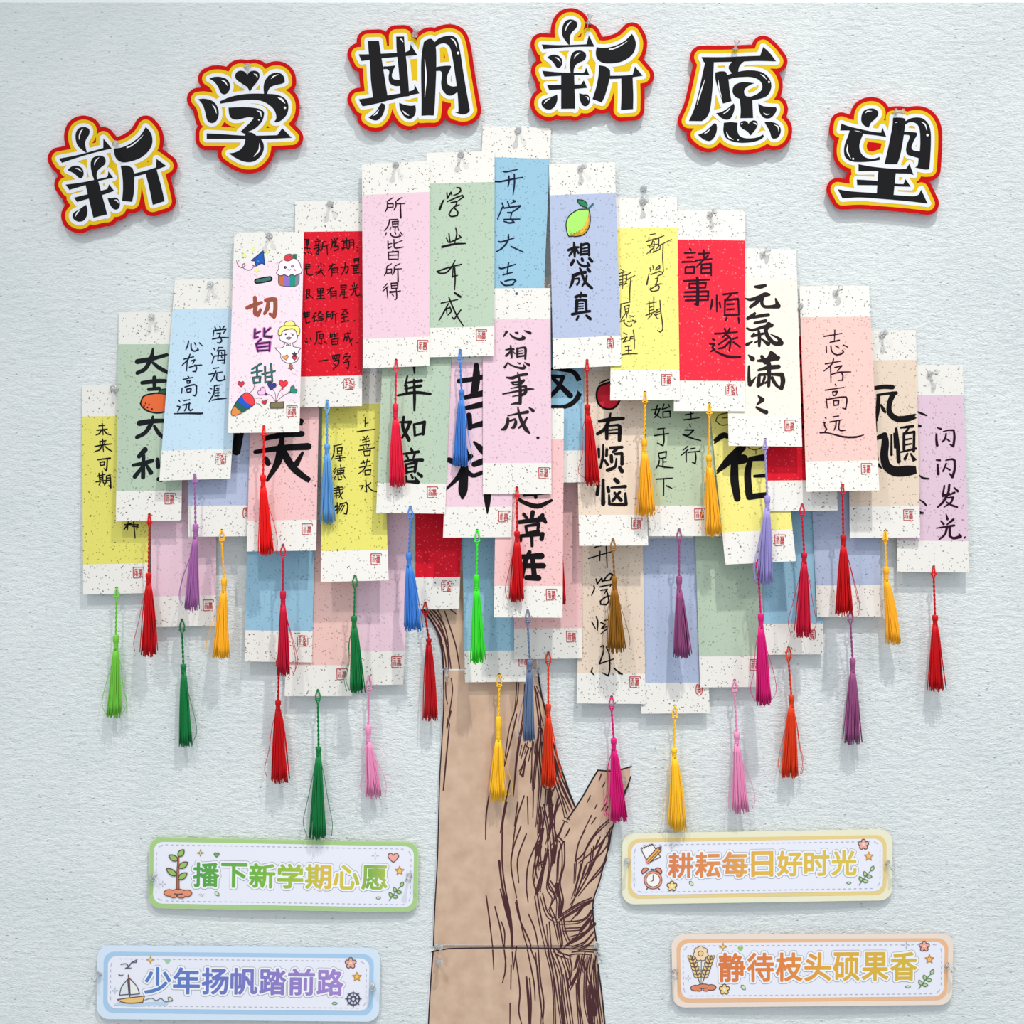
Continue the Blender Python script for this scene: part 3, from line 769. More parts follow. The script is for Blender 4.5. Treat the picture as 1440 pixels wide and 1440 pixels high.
def art_boat(d):
    nv = pm((66, 70, 100)); d.fill("165,322! 200,316 260,322 330,316 400,318 395,332 340,330 260,338 190,332", pm((186, 212, 238)), 0)
    d.fill("176,306! 230,298 298,290! 290,318 240,322 200,318", pm((238, 196, 120)), 2); d.line("176,306 230,298 298,290 290,318 240,322 200,318", 4, LN, 3, False, True)
    d.fill("222,215! 195,250 186,286! 228,282!", pm((224, 230, 232)), 2); d.line("222,215 195,250 186,286 228,282", 4, nv, 3, False, True)
    d.fill("230,210! 262,245 276,280! 234,284!", pm((238, 238, 232)), 2); d.line("230,210 262,245 276,280 234,284", 4, nv, 3, False, True)
    d.line("226,196 232,292", 6, pm((120, 70, 60)), 4); d.line("300,308 330,300 350,312 372,300 395,316 425,308", 3, nv, 3)
    d.line("192,148 215,145 228,158 240,140 265,126", 4, nv, 3); d.line("228,158 212,165 240,164", 4, nv, 3); d.line("240,140 262,138 262,128", 4, nv, 3)
    d.line("182,194 192,198 203,195", 4, nv, 3); cross(d, 166, 265, 12, GRY)
    star(d, 325, 127, 17, 4, pm((246, 214, 130)), pm((190, 150, 80)), .35, -90, 3, 1); heart(d, 402, 133, 14, pm((158, 206, 176)), None)
    leaf(d, 404, 296, 40, 26, 16, pm((214, 226, 214)), GLN, 0, 3)
    flower(d, 1226, 142, 25, pm((238, 172, 160)), LN, pm((250, 222, 150))); star(d, 1254, 204, 21, 5, pm((246, 200, 90)), pm((200, 140, 60)))
    for r in (27, 11):
        d.line([(1238+r*math.cos(a*math.pi/10), 303+r*math.sin(a*math.pi/10)) for a in range(20)], 6, nv, 3, False, True)
    for a in range(8): d.line([(1238+8*math.cos(a*math.pi/4), 303+8*math.sin(a*math.pi/4)), (1238+36*math.cos(a*math.pi/4), 303+36*math.sin(a*math.pi/4))], 4, nv, 2, False)
    leaf(d, 1142, 323, 0, 24, 10, pm((206, 218, 216)), GLN, 0, 3)
def art_clock(d):
    d.fill("172,146! 226,124! 264,184! 205,214!", pm((246, 244, 244)), 1); d.line("172,146 226,124 264,184 205,214", 4, LN, 2, False, True)
    for k in range(6): d.line([(176+9*k, 140-3.6*k), (180+9*k, 148-3.6*k)], 3, LN, 3)
    d.fill("196,200! 250,140! 268,154! 214,210! 200,212!", pm((240, 176, 84)), 3); d.line("196,200 250,140 268,154 214,210 200,212", 4, LN, 4, False, True); d.fill("250,140! 270,132! 268,154!", pm((90, 84, 110)), 4)
    d.fill("196,200! 214,210! 200,213!", pm((236, 150, 140)), 4); d.line("206,206 260,148", 3, LN, 5)
    for x, a in ((194, -35), (252, 35)):
        P = [(x+18*math.cos(math.radians(t+a+180)), 254+18*math.sin(math.radians(t+a+180)), None, t in (0, 180)) for t in range(0, 181, 30)]
        d.fill(P, pm((230, 142, 112)), 1); d.line([(p[0], p[1]) for p in P], 4, LN, 2, False, True)
    for q in ("205,328 198,338", "250,328 260,338"): d.line(q, 7, LN, 0)
    d.disc(229, 293, 44, LN, 2); d.disc(229, 293, 41, pm((238, 156, 124)), 3); d.disc(229, 293, 34, LN, 4); d.disc(229, 293, 31, pm((248, 244, 240)), 5)
    d.line("229,268 229,296 218,300", 4, LN, 6); d.line("220,244 232,244", 8, LN, 2)
    flower(d, 318, 322, 24, pm((248, 218, 140)), LN, pm((244, 240, 214))); cross(d, 318, 130, 14, pm((206, 196, 196)))
    flower(d, 1220, 126, 25, pm((242, 176, 170)), LN, pm((250, 222, 180))); star(d, 1245, 182, 21, 5, pm((248, 196, 100)), pm((206, 140, 70)))
    branch(d, 1200, 316, pm((186, 210, 160)), GLN); leaf(d, 1140, 307, 0, 22, 10, pm((212, 226, 200)), GLN, 0, 3); leaf(d, 400, 300, 45, 26, 15, pm((214, 230, 200)), GLN, 0, 3)
def art_wheat(d):
    for x, y, rx, ry in ((190, 293, 24, 15), (262, 290, 25, 15), (226, 284, 30, 12), (206, 300, 15, 9), (238, 300, 16, 9)):
        d.disc(x, y, rx, LN, 1, ry); d.disc(x, y, rx-4, pm((222, 134, 96)), 2, ry-4)
    d.line("217,160 216,275", 5, pm((120, 140, 80)), 0)
    for sg in (-1, 1):
        d.line([(216+sg*4, 275), (216+sg*22, 225), (216+sg*42, 160)], 4, LN, 0)
        for k in range(6):
            y = 245-17*k; x = 216+sg*(14+k*5.5)
            leaf(d, x, y, -90-sg*38, 24, 13, pm((240, 206, 130)), LN, 1, 3); leaf(d, x+sg*2, y, -90+sg*48, 24, 13, pm((240, 206, 130)), LN, 1, 3)
        leaf(d, 216+sg*43, 162, -90+sg*12, 20, 11, pm((240, 206, 130)), LN, 1, 3)
    for k in range(7):
        a = math.radians(-90+360*k/7); x, y = 214+21*math.cos(a), 134+21*math.sin(a)
        d.disc(x, y, 15, LN, 3); d.disc(x, y, 12, pm((248, 216, 180)), 4)
    d.disc(214, 134, 13, LN, 5); d.disc(214, 134, 10, pm((244, 206, 130)), 6)
    star(d, 317, 103, 17, 4, pm((246, 214, 130)), pm((190, 150, 80)), .35, -90, 3, 1); heart(d, 397, 111, 13, pm((150, 196, 110)), None)
    cross(d, 157, 247, 13, GRY); cross(d, 1160, 95, 16, GRY); flower(d, 323, 299, 24, pm((248, 214, 130)), LN, pm((244, 240, 214)))
    flower(d, 1243, 101, 24, pm((240, 168, 160)), LN, pm((250, 222, 180))); star(d, 1267, 160, 21, 5, pm((246, 190, 90)), pm((200, 130, 60)))
    branch(d, 1218, 296, pm((186, 210, 160)), GLN); leaf(d, 1156, 287, 0, 24, 10, pm((212, 226, 200)), GLN, 0, 3); leaf(d, 400, 280, 45, 28, 16, pm((214, 230, 200)), GLN, 0, 3)

banner([(210, 1177), (589, 1184), (587, 1283), (208.5, 1277)], '播下新学期心愿', (190, 218, 156), (168, 206, 132),
       [(0, (72, 160, 66)), (.35, (116, 184, 52)), (.55, (168, 196, 50)), (.68, (226, 190, 60)), (.82, (206, 200, 60)), (.9, (120, 176, 66)), (1, (176, 196, 70))],
       (61, 34, 337, 69), art_sprout, (190, 1160, 3.4286), 'green-bordered slogan strip with a sprout, left of the trunk', (1.2, 6.5))
banner([(137, 1329), (535, 1333), (533, 1437), (136, 1433)], '少年扬帆踏前路', (214, 230, 246), (168, 204, 234),
       [(0, (80, 126, 196)), (.4, (106, 116, 196)), (.7, (142, 122, 200)), (1, (164, 132, 208))],
       (65, 30, 348, 68), art_boat, (110, 1310, 3.2), 'blue-bordered slogan strip with a sailboat at lower left', (9, 15))
banner([(875, 1172), (1254.6, 1166), (1254.6, 1266), (875, 1272)], '耕耘每日好时光', (238, 234, 204), (234, 208, 138),
       [(0, (222, 124, 74)), (.3, (228, 146, 76)), (.5, (232, 184, 66)), (1, (220, 196, 72))],
       (63, 28, 331, 64), art_clock, (850, 1150, 3.349), 'cream and yellow slogan strip with an alarm clock, right of the trunk', (8, 13))
banner([(944, 1314), (1341, 1312.5), (1338.6, 1413), (946, 1417)], '静待枝头硕果香', (240, 222, 208), (240, 186, 140),
       [(0, (222, 118, 56)), (.35, (230, 132, 52)), (.55, (228, 170, 50)), (1, (216, 184, 50))],
       (64, 26, 346, 67), art_wheat, (920, 1300, 3.273), 'orange-bordered slogan strip with wheat ears at lower right', (7, 12))
# ------------------------------------------------------------------ tasselled bookmark cards
CARDW = paper('flecked white card', (244, 241, 235), (88, 78, 66))
def P_(name, rgb, fleck, amount=0.55, soft=1.0): return paper('flecked '+name+' card', rgb, fleck, amount, soft)
PAPER = {
 'lemon': P_('lemon', (238, 230, 116), (120, 112, 20)), 'yellow': P_('yellow', (248, 238, 136), (150, 136, 30), .5, .8),
 'green': P_('green', (190, 209, 186), (110, 124, 104), .6, .8), 'sage': P_('sage', (190, 206, 176), (110, 120, 90), .6, .8),
 'ice': P_('ice blue', (200, 226, 244), (130, 160, 180), .5, .7), 'blue': P_('sky blue', (156, 200, 224), (86, 120, 146), .6, .8),
 'shell': P_('shell pink', (252, 230, 240), (180, 150, 166), .6, .7), 'pink': P_('orchid pink', (243, 208, 222), (176, 140, 158), .6, .8),
 'rose': P_('rose', (248, 200, 200), (150, 96, 92), .6, .8), 'peach': P_('peach', (248, 204, 196), (150, 100, 84), .6, .8),
 'red': P_('red', (226, 16, 42), (250, 110, 120), .55, .7), 'crimson': P_('bright red', (246, 44, 66), (255, 150, 150), .5, .7),  # second entry is the same red card, strong light put into its colour
 'lavender': P_('lavender', (184, 196, 224), (120, 128, 150), .6, .8), 'cream': P_('cream', (252, 240, 226), (200, 180, 160), .5, .6),
 'beige': P_('beige', (238, 218, 198), (120, 92, 66), .6, .8), 'lilac': P_('lilac', (232, 202, 220), (130, 104, 124), .6, .8),
 'slate': P_('slate lavender', (186, 196, 224), (110, 112, 128), .6, .8),
}
INK = mat('black ink', (18, 15, 18), 0.7, 0.1); PENINK = mat('brown black pen ink', (52, 38, 22), 0.55); NAVY = mat('navy ink', (20, 30, 56), 0.7, 0.1)
PLUM = mat('plum ink', (44, 12, 30), 0.7, 0.1); BRUSH = mat('brush ink', (40, 32, 34), 0.7, 0.1); MARK = mat('dark green black marker', (24, 30, 33), 0.7, 0.1)
STAMP = mat('red stamp ink', (186, 40, 48), 0.6); HOLE = mat('hole shade', (70, 66, 58), 0.8)

# key: (TL, TR, BR, BL), paper, y fraction of the colour band top/bottom, minimum bottom stand-off (mm)
C = {
 'F1': ("115,542 208,541 210,834 117,836", 'lemon', 585, 793, 6.5), 'F2': ("167,439 260,439 255,732 163,733", 'green', 484, 690, 15),
 'F3': ("246,393.5 340,392 324,673 224,676", 'ice', 434, 632.5, 23), 'F4': ("329.5,326.7 427.5,326 421,607.5 320.5,609", 'shell', 368, 566, 30),
 'F5': ("415,283 511,282 509,571 413,573", 'red', 325.5, 529, 17), 'F6': ("509,231 604,226 604,514.5 510.5,518", 'pink', 272, 475, 20),
 'F7': ("600,215 695.5,212.5 695,500.5 602,502.5", 'green', 257, 460, 17), 'F8': ("679,177 775,180 762,470 666,466", 'blue', 222, 424, 10),
 'F9': ("772,231 864.5,228 874,514 778,519", 'lavender', 273, 474, 19), 'F10': ("862,279 952,277 956,562 858,563", 'yellow', 320.5, 520, 23),
 'F11': ("950,294.5 1048,296 1047.5,578.5 947.5,578", 'crimson', 337.5, 535.5, 25), 'F12': ("1020,348 1119.5,351 1128,628 1024.6,627", 'cream', 391, 585, 31),
 'F13': ("1124,402.5 1222,402 1236.6,689.5 1134,691.5", 'peach', 445.6, 648, 31), 'F14': ("1192,465 1288,464 1294,756 1195,756.5", 'beige', 506.5, 712, 13),
 'F15': ("1256,513 1354,513 1363,805 1262,804", 'lilac', 555.6, 760.6, 9), 'F16': ("679,405.5 774,405 775.5,694.7 679,694.7", 'pink', 449, 651, 20),
 'M1': ("212,590 304,590 304,880 213,882", 'pink', 634, 838, 6), 'M2': ("262,465 356,465 360,754 265,755", 'slate', 509, 711, 17),
 'M3': ("355,486 450,484 444.5,774 347,775.5", 'rose', 529, 731.5, 24), 'M4': ("453.5,525 537,525 546.6,816 451,818.5", 'lemon', 568, 774, 24),
 'M5': ("541,432 637,432 626,722.5 529,721", 'green', 475, 679.5, 20), 'M6': ("633,466 727,466 719,755.5 623,756", 'pink', 509, 712.7, 25),
 'M7': ("728,390 816,390 823.6,678 732,680", 'blue', 433, 634, 14), 'M8': ("699,575 793,574 791,868.6 694.4,868", 'rose', 617.5, 824, 20),
 'M9': ("808,478 902,478 911.5,767 814.6,767.5", 'beige', 520, 724, 20), 'M10': ("905,465 1003,465 1014,754 912,754", 'sage', 508, 711, 20),
 'M11': ("991,505 1088,500 1119.4,789 1020,794", 'yellow', 547, 746.5, 27), 'M12': ("1072,430 1168,430 1178,717.5 1080,718.7", 'red', 473, 675.5, 18),
 'M13': ("1136,578 1232,578 1241,867 1149,868", 'lavender', 621, 823, 7), 'M14': ("1056,632 1152,632 1158,920 1062,921", 'blue', 675, 877, 6),
 'M15': ("975,677 1069,677 1075,966 984.5,966.7", 'green', 720, 923, 8), 'M16': ("897,713 990,713 998,1003 902,1003.5", 'lavender', 757, 960, 7),
 'M17': ("817,700 903,700 908,990 811,989", 'beige', 743, 947, 8), 'M18': ("722,637 817,637 819,926 723,927", 'rose', 680, 883.6, 8),
 'M19': ("648,669 744,669 740,958.6 654,959.5", 'blue', 712, 915, 7), 'M20': ("584,567 656,567 645.5,856 584,857", 'red', 610, 811.7, 8),
 'M21': ("350,640 446,640 438.6,931.7 344,930", 'blue', 684, 887, 8), 'M22': ("488,672 580,672 567,962.7 473,964", 'pink', 716, 916, 6),
 'M23': ("413,688 508,688 495,979 400,979", 'peach', 731, 935.5, 7),
}
ORDER = "M16 M14 M17 M15 M10 M13 M11 M12 M19 M18 M9 M7 M8 M20 M22 M23 M21 M1 M2 M3 M4 M6 M5 F15 F14 F1 F2 F3 F13 F12 F11 F10 F8 F16 F7 F5 F6 F9 F4".split()
TH = 0.0004
CARD = {}
def frame(q):
    (x0, y0), (x1, y1), (x3, y3) = q[0], q[1], q[3]
    ux, uy, vx, vy = x1-x0, y1-y0, x3-x0, y3-y0; det = ux*vy-uy*vx
    return lambda x, y: (((x-x0)*vy-(y-y0)*vx)/det, ((y-y0)*ux-(x-x0)*uy)/det)
done = []
for key in ORDER:
    q = xy(C[key][0]); inv = frame(q); need = []
    for o in done:
        qo, zo, _ = CARD[o]
        for i in range(9):
            for j in range(25):
                u, v = i/8, j/24
                x = (1-u)*((1-v)*q[0][0]+v*q[3][0])+u*((1-v)*q[1][0]+v*q[2][0]); y = (1-u)*((1-v)*q[0][1]+v*q[3][1])+u*((1-v)*q[1][1]+v*q[2][1])
                if inside((x, y), [(a+(a-sum(p[0] for p in qo)/4)*.03, b+(b-sum(p[1] for p in qo)/4)*.01) for a, b in qo]):
                    need.append((inv(x, y)[1], zo(x, y)+TH+(0.006 if key+o == 'M8M7' else 0.0009)))
    best = None; low = C[key][4]/1000
    for k in range(60):
        zt = 0.0012+k*0.0003
        zb = max([low]+[(r-zt*(1-v))/v if v > .04 else (0 if zt >= r else 9) for v, r in need])
        if best is None or zt*1.5+zb < best[0]: best = (zt*1.5+zb, zt, zb)
    zt, zb = best[1], best[2]
    CARD[key] = (q, (lambda inv, zt, zb: lambda x, y: zt+(zb-zt)*inv(x, y)[1])(inv, zt, zb), inv); done.append(key)
    print('card', key, 'top %.1f bottom %.1f mm' % (zt*1000, zb*1000))

SEAL_A = "1,15.5 0.7,0.7 15,0.5;15.4,1 15.5,3.4;2,15.8 11,15.5;13,15.6 14,15.5;3.4,3.4 6.6,3.4;3,6 7,6;5,6 5,13;3.2,8.4 3.2,12.6;6.7,8.4 6.7,13;8.6,3.5 13.4,3.5;9.2,5.3 12.8,5.3 12.8,7.2 9.2,7.2 9.2,5.3;8.8,9 8.8,13.2;8.8,9 13.2,9 13.2,13.2;11,9 11,13.2;8.8,11 13.2,11;8.8,13.2 13.2,13.2"
SEAL_B = "2,1 9,0.6;11,1 15,1.5;15.4,4 15.4,14;14,15.4 3,15.6;1,14.5 0.7,3;3,3 6,2.5;4.5,2.5 4.5,13;2.6,6 6.4,5.6;3,9.5 6.4,8;2.5,12 4,13;8.5,3 12,5;11,2.5 8.5,8;11,6 13.5,8.5;8.5,10 13.5,9;11,8.5 11,12;9,12 9.4,14 13,13.8 13,11.8 9,12"
SEAL_C = "4,0.6 1.4,3 1,13 4,16;6,0.5 9,2.6 9.2,13 7,16;2.6,3 7.6,2.6;5,1.5 5,7.5;3,6 4.8,4;5.2,4 7.4,6.4;2.6,8.4 7.6,8;5,8 3,11;5,8.4 7.6,11;3.4,11.5 3.4,15;3.4,11.3 6.8,11 6.8,15;3.4,13 6.8,13"
SEALS = {'F1': 'A 186.5,797', 'F2': 'A 231,693', 'F3': 'B 302,637', 'F4': 'A 402.5,570', 'F5': 'B 482.5,532', 'F6': 'A 586.5,478', 'F7': 'A 669,463', 'F9': 'C 853,474.5',
 'F10': 'A 929.5,526', 'F11': 'B 1020,540', 'F12': 'A 1103,590', 'F13': 'A 1210.5,651', 'F14': 'A 1270,716', 'F16': 'A 757,657', 'M1': 'A 285,843', 'M2': 'C 341,713',
 'M3': 'A 424,736', 'M4': 'A 521,778', 'M5': 'A 600,684', 'M6': 'A 700.5,718', 'M8': 'A 767.5,828', 'M9': 'A 887.5,728', 'M10': 'A 976,715', 'M11': 'A 1089,751.5',
 'M14': 'C 1137,884', 'M15': 'A 1054,927', 'M16': 'C 978,961', 'M17': 'A 885,951', 'M18': 'A 796,887', 'M19': 'A 729,921', 'M20': 'B 620,816', 'M21': 'B 417.5,893',
 'M22': 'A 550,923', 'M23': 'A 473,940'}

GROUP = 'tasselled bookmark cards pinned to the board'
LABEL = {
 'F1': 'yellow bookmark 未来可期 with a lime green tassel, leftmost of all', 'F2': 'green bookmark 大吉大利 with an orange fruit drawn on it',
 'F3': 'ice blue bookmark with 学海无涯 心存高远 in navy ink and a mauve tassel', 'F4': 'pale pink bookmark 一切皆甜 covered in coloured doodles, bright red tassel',
 'F5': 'red bookmark with six rows of small black writing and a blue tassel', 'F6': 'pink bookmark 所愿皆所得 with a thin brown-red script and rose tassel',
 'F7': 'green bookmark 学业有成 with cursive pen writing, top centre', 'F8': 'sky blue bookmark 开学大吉, highest on the board',
 'F9': 'lavender bookmark 想成真 with a green lemon drawn at its top', 'F10': 'yellow bookmark 新学期 新愿望 in cursive pen with an orange tassel',
 'F11': 'brightly lit red bookmark 諸事順遂 with an orange-yellow tassel', 'F12': 'cream bookmark 元氣滿 in thick brush writing with a lavender tassel',
 'F13': 'peach bookmark 志存高远 with a long red tassel, at the right', 'F14': 'beige bookmark with very bold 順 in brush ink and a yellow tassel',
 'F15': 'lilac bookmark 闪闪发光 with a red tassel, rightmost of all', 'F16': 'pink bookmark 心想事成 in the centre under the sky blue one',
 'M1': 'plain pink bookmark with a dark green tassel, right of the yellow 未来可期', 'M2': 'slate lavender bookmark half hidden under the ice blue one, yellow tassel',
 'M3': 'rose bookmark with a large black brush character under the doodled one', 'M4': 'yellow bookmark 上善若水 厚德载物 with a green tassel',
 'M5': 'green bookmark 年如意 hanging under the pink 所愿皆所得', 'M6': 'pink bookmark with giant black 吉祥 strokes and a bright lime tassel',
 'M7': 'sky blue bookmark with a circled black 又, behind the pink 心想事成', 'M8': 'rose bookmark 常在 under the pink 心想事成, grey-blue tassel',
 'M9': 'beige bookmark 有烦恼 with a red apple and a brown tassel', 'M10': 'sage green bookmark 始于足下 with a mauve tassel under the yellow one',
 'M11': 'tilted yellow bookmark with huge black brush strokes below the brightly lit red one', 'M12': 'deep red bookmark mostly hidden behind the cream and peach ones',
 'M13': 'blank lavender bookmark under the peach 志存高远, plum tassel', 'M14': 'blank sky blue bookmark at lower right with an orange-red tassel',
 'M15': 'blank green bookmark at lower right with a pale pink tassel', 'M16': 'blank lavender bookmark hanging lowest, yellow tassel above the clock strip',
 'M17': 'beige bookmark 开学快乐 in cursive pen with a magenta tassel', 'M18': 'blank rose bookmark behind 常在 with an orange-red tassel over the trunk',
 'M19': 'blank sky blue bookmark over the trunk with a golden yellow tassel', 'M20': 'deep red bookmark at the top left of the trunk with a red tassel',
 'M21': 'blank sky blue bookmark at lower left under the rose one, long red tassel', 'M22': 'blank pink bookmark at lower left with a pale pink tassel',
 'M23': 'blank peach bookmark at lower left with the lowest dark green tassel'}

ROOT = {}
# hole centre, tassel: colour, knot x, knot top, knot bottom, tip x, tip y, half width, number of stray threads
def tm(name, rgb): return mat('tassel '+name, rgb, 0.5, 0.25, 0.0, 0.0)
RD = tm('red', (200, 5, 16)); RB = tm('bright red', (238, 14, 14)); CR = tm('crimson', (202, 14, 54)); RS = tm('rose red', (232, 30, 66)); OR = tm('orange yellow', (255, 184, 40))
YL = tm('golden yellow', (255, 200, 44)); BL = tm('blue', (66, 130, 214)); LB = tm('light blue', (98, 158, 214)); GN = tm('dark green', (16, 122, 62)); LG = tm('leaf green', (116, 196, 66))
BG = tm('bright green', (60, 222, 50)); MV = tm('mauve', (168, 104, 168)); PL = tm('plum', (148, 78, 126)); LV = tm('lavender', (160, 150, 212)); MG = tm('magenta', (214, 22, 118))
PK = tm('pink', (232, 146, 188)); OG = tm('orange red', (222, 58, 18)); SB = tm('slate blue', (98, 118, 150)); BN = tm('brown', (148, 98, 24)); DR = tm('deep red', (190, 8, 22))
T = {
 'F1': (164, 827, LG, 163, 893, 913, 160, 1008, 10, 3), 'F2': (210, 724, RD, 209, 806, 821, 210, 922, 12, 1), 'F3': (274, 668, MV, 275, 737, 756, 270, 857, 11, 2),
 'F4': (371, 600, RB, 370, 668, 684, 374, 780, 9.5, 1), 'F5': (460, 564, LB, 460, 625, 638, 461, 735, 10.5, 0), 'F6': (557, 507, RS, 556, 568, 588, 558, 683, 11.5, 0),
 'F7': (647, 493, BL, 649, 548, 561, 647, 655, 10.5, 1), 'F9': (825.5, 507, RD, 826, 569, 583, 833, 682, 10, 1), 'F10': (907, 552, OR, 906, 617, 636, 908, 725, 12, 1),
 'F11': (997.5, 568, OR, 997, 640, 656, 1004, 753, 11, 1), 'F12': (1076, 618, LV, 1079, 697, 716, 1077, 820, 10.5, 2), 'F13': (1185, 682, RD, 1186, 752, 767, 1187, 865, 13, 2),
 'F14': (1245, 747, OR, 1246, 797, 816, 1257, 905, 10, 0), 'F15': (1313, 797, RD, 1315, 865, 879, 1317, 971, 12, 0), 'F16': (727, 686, RD, 727, 747, 761, 726, 846, 10.5, 1),
 'M1': (256, 872, GN, 258, 934, 946, 261, 1049, 9, 1), 'M2': (312, 746, OR, 315, 813, 832, 311, 925, 11, 1), 'M3': (398, 767, CR, 398, 831, 851, 400, 949, 10, 2),
 'M21': (392, 922, RD, 391, 985, 998, 394, 1100, 13, 1), 'M4': (499, 810, GN, 498, 866, 881, 503, 973, 10.5, 2), 'M5': (577, 713, BL, 575, 777, 796, 581, 887, 12, 0),
 'M6': (671, 746, BG, 670, 808, 829, 672, 931, 10.5, 0), 'M8': (742, 859, SB, 745, 928, 943, 743, 1041, 8.5, 1), 'M9': (862, 759, BN, 864, 811, 828, 866, 917, 12.5, 2),
 'M10': (955, 745, PL, 955, 810, 831, 960, 924, 12.5, 0), 'M11': (1066, 788, MG, 1070, 863, 882, 1074, 991, 11, 2), 'M12': (1128, 710, CR, 1131, 777, 791, 1130, 895, 11.5, 2),
 'M13': (1196, 860, PL, 1199, 926, 945, 1199, 1046, 13, 0), 'M14': (1109, 911, OG, 1113, 977, 993, 1111, 1093, 11, 3), 'M15': (1033, 957, PK, 1036, 1030, 1047, 1042, 1143, 11, 2),
 'M16': (949, 993, YL, 948, 1052, 1065, 953, 1168, 12, 1), 'M17': (860, 980, MG, 863, 1038, 1054, 870, 1155, 13, 3), 'M18': (771, 918, OG, 771, 990, 1007, 770, 1106, 10, 3),
 'M19': (702, 949, YL, 701, 1008, 1041, 701, 1125, 11.5, 1), 'M20': (598, 848, DR, 603, 898, 907, 606, 1012, 10.5, 0), 'M22': (519, 952, PK, 518, 1020, 1044, 525, 1121, 12, 2),
 'M23': (447, 971, GN, 448, 1050, 1063, 447, 1179, 12, 2), 'M7': (782, 671, RD, 784, 736, 750, 789, 849, 7, 0)}

def card_mesh(key, root):
    q, zf, inv = CARD[key]; _, col_, yb0, yb1, _ = C[key]
    def at(u, v):
        return ((1-u)*((1-v)*q[0][0]+v*q[3][0])+u*((1-v)*q[1][0]+v*q[2][0]), (1-u)*((1-v)*q[0][1]+v*q[3][1])+u*((1-v)*q[1][1]+v*q[2][1]))
    hy = (q[3][1]+q[2][1])/2-(q[0][1]+q[1][1])/2; v0 = (yb0-(q[0][1]+q[1][1])/2)/hy; v1 = (yb1-(q[0][1]+q[1][1])/2)/hy
    V, F, M = [], [], []
    hx, hyy = (T[key][0], T[key][1]) if key in T else (None, None)
    for a, b, m in ((0, v0, 0), (v0, v1, 1), (v1, 1, 0)):
        lp = [[at(0, a), at(1, a), at(1, b), at(0, b)]]
        if key == 'F16' and a == 0: lp.append([(726.5+2.2*math.cos(k*math.pi/6), 413+2.2*math.sin(k*math.pi/6)) for k in range(12)])
        if a == v1 and hx: lp.append([(hx+2.3*math.cos(k*math.pi/6), hyy+2.3*math.sin(k*math.pi/6)) for k in range(12)])
        v_, f_, nf = slab(lp, zf, TH); n = len(V)
        V += v_; F += [tuple(n+i for i in f) for f in f_]; M += [m]*nf+[0]*(len(f_)-nf)
    return put('card', V, F, [CARDW, PAPER[col_]], root, M)

def seal(key, root):
    if key not in SEALS: return
    t, p = SEALS[key].split(); x, y = [float(a) for a in p.split(',')]; zf = CARD[key][1]
    d = Decal(lambda a, b: zf(a, b)+TH, x, y, 1.0, 0.0001)
    d.strokes({'A': SEAL_A, 'B': SEAL_B, 'C': SEAL_C}[t], 1.15, STAMP); d.build('seal_stamp', root)

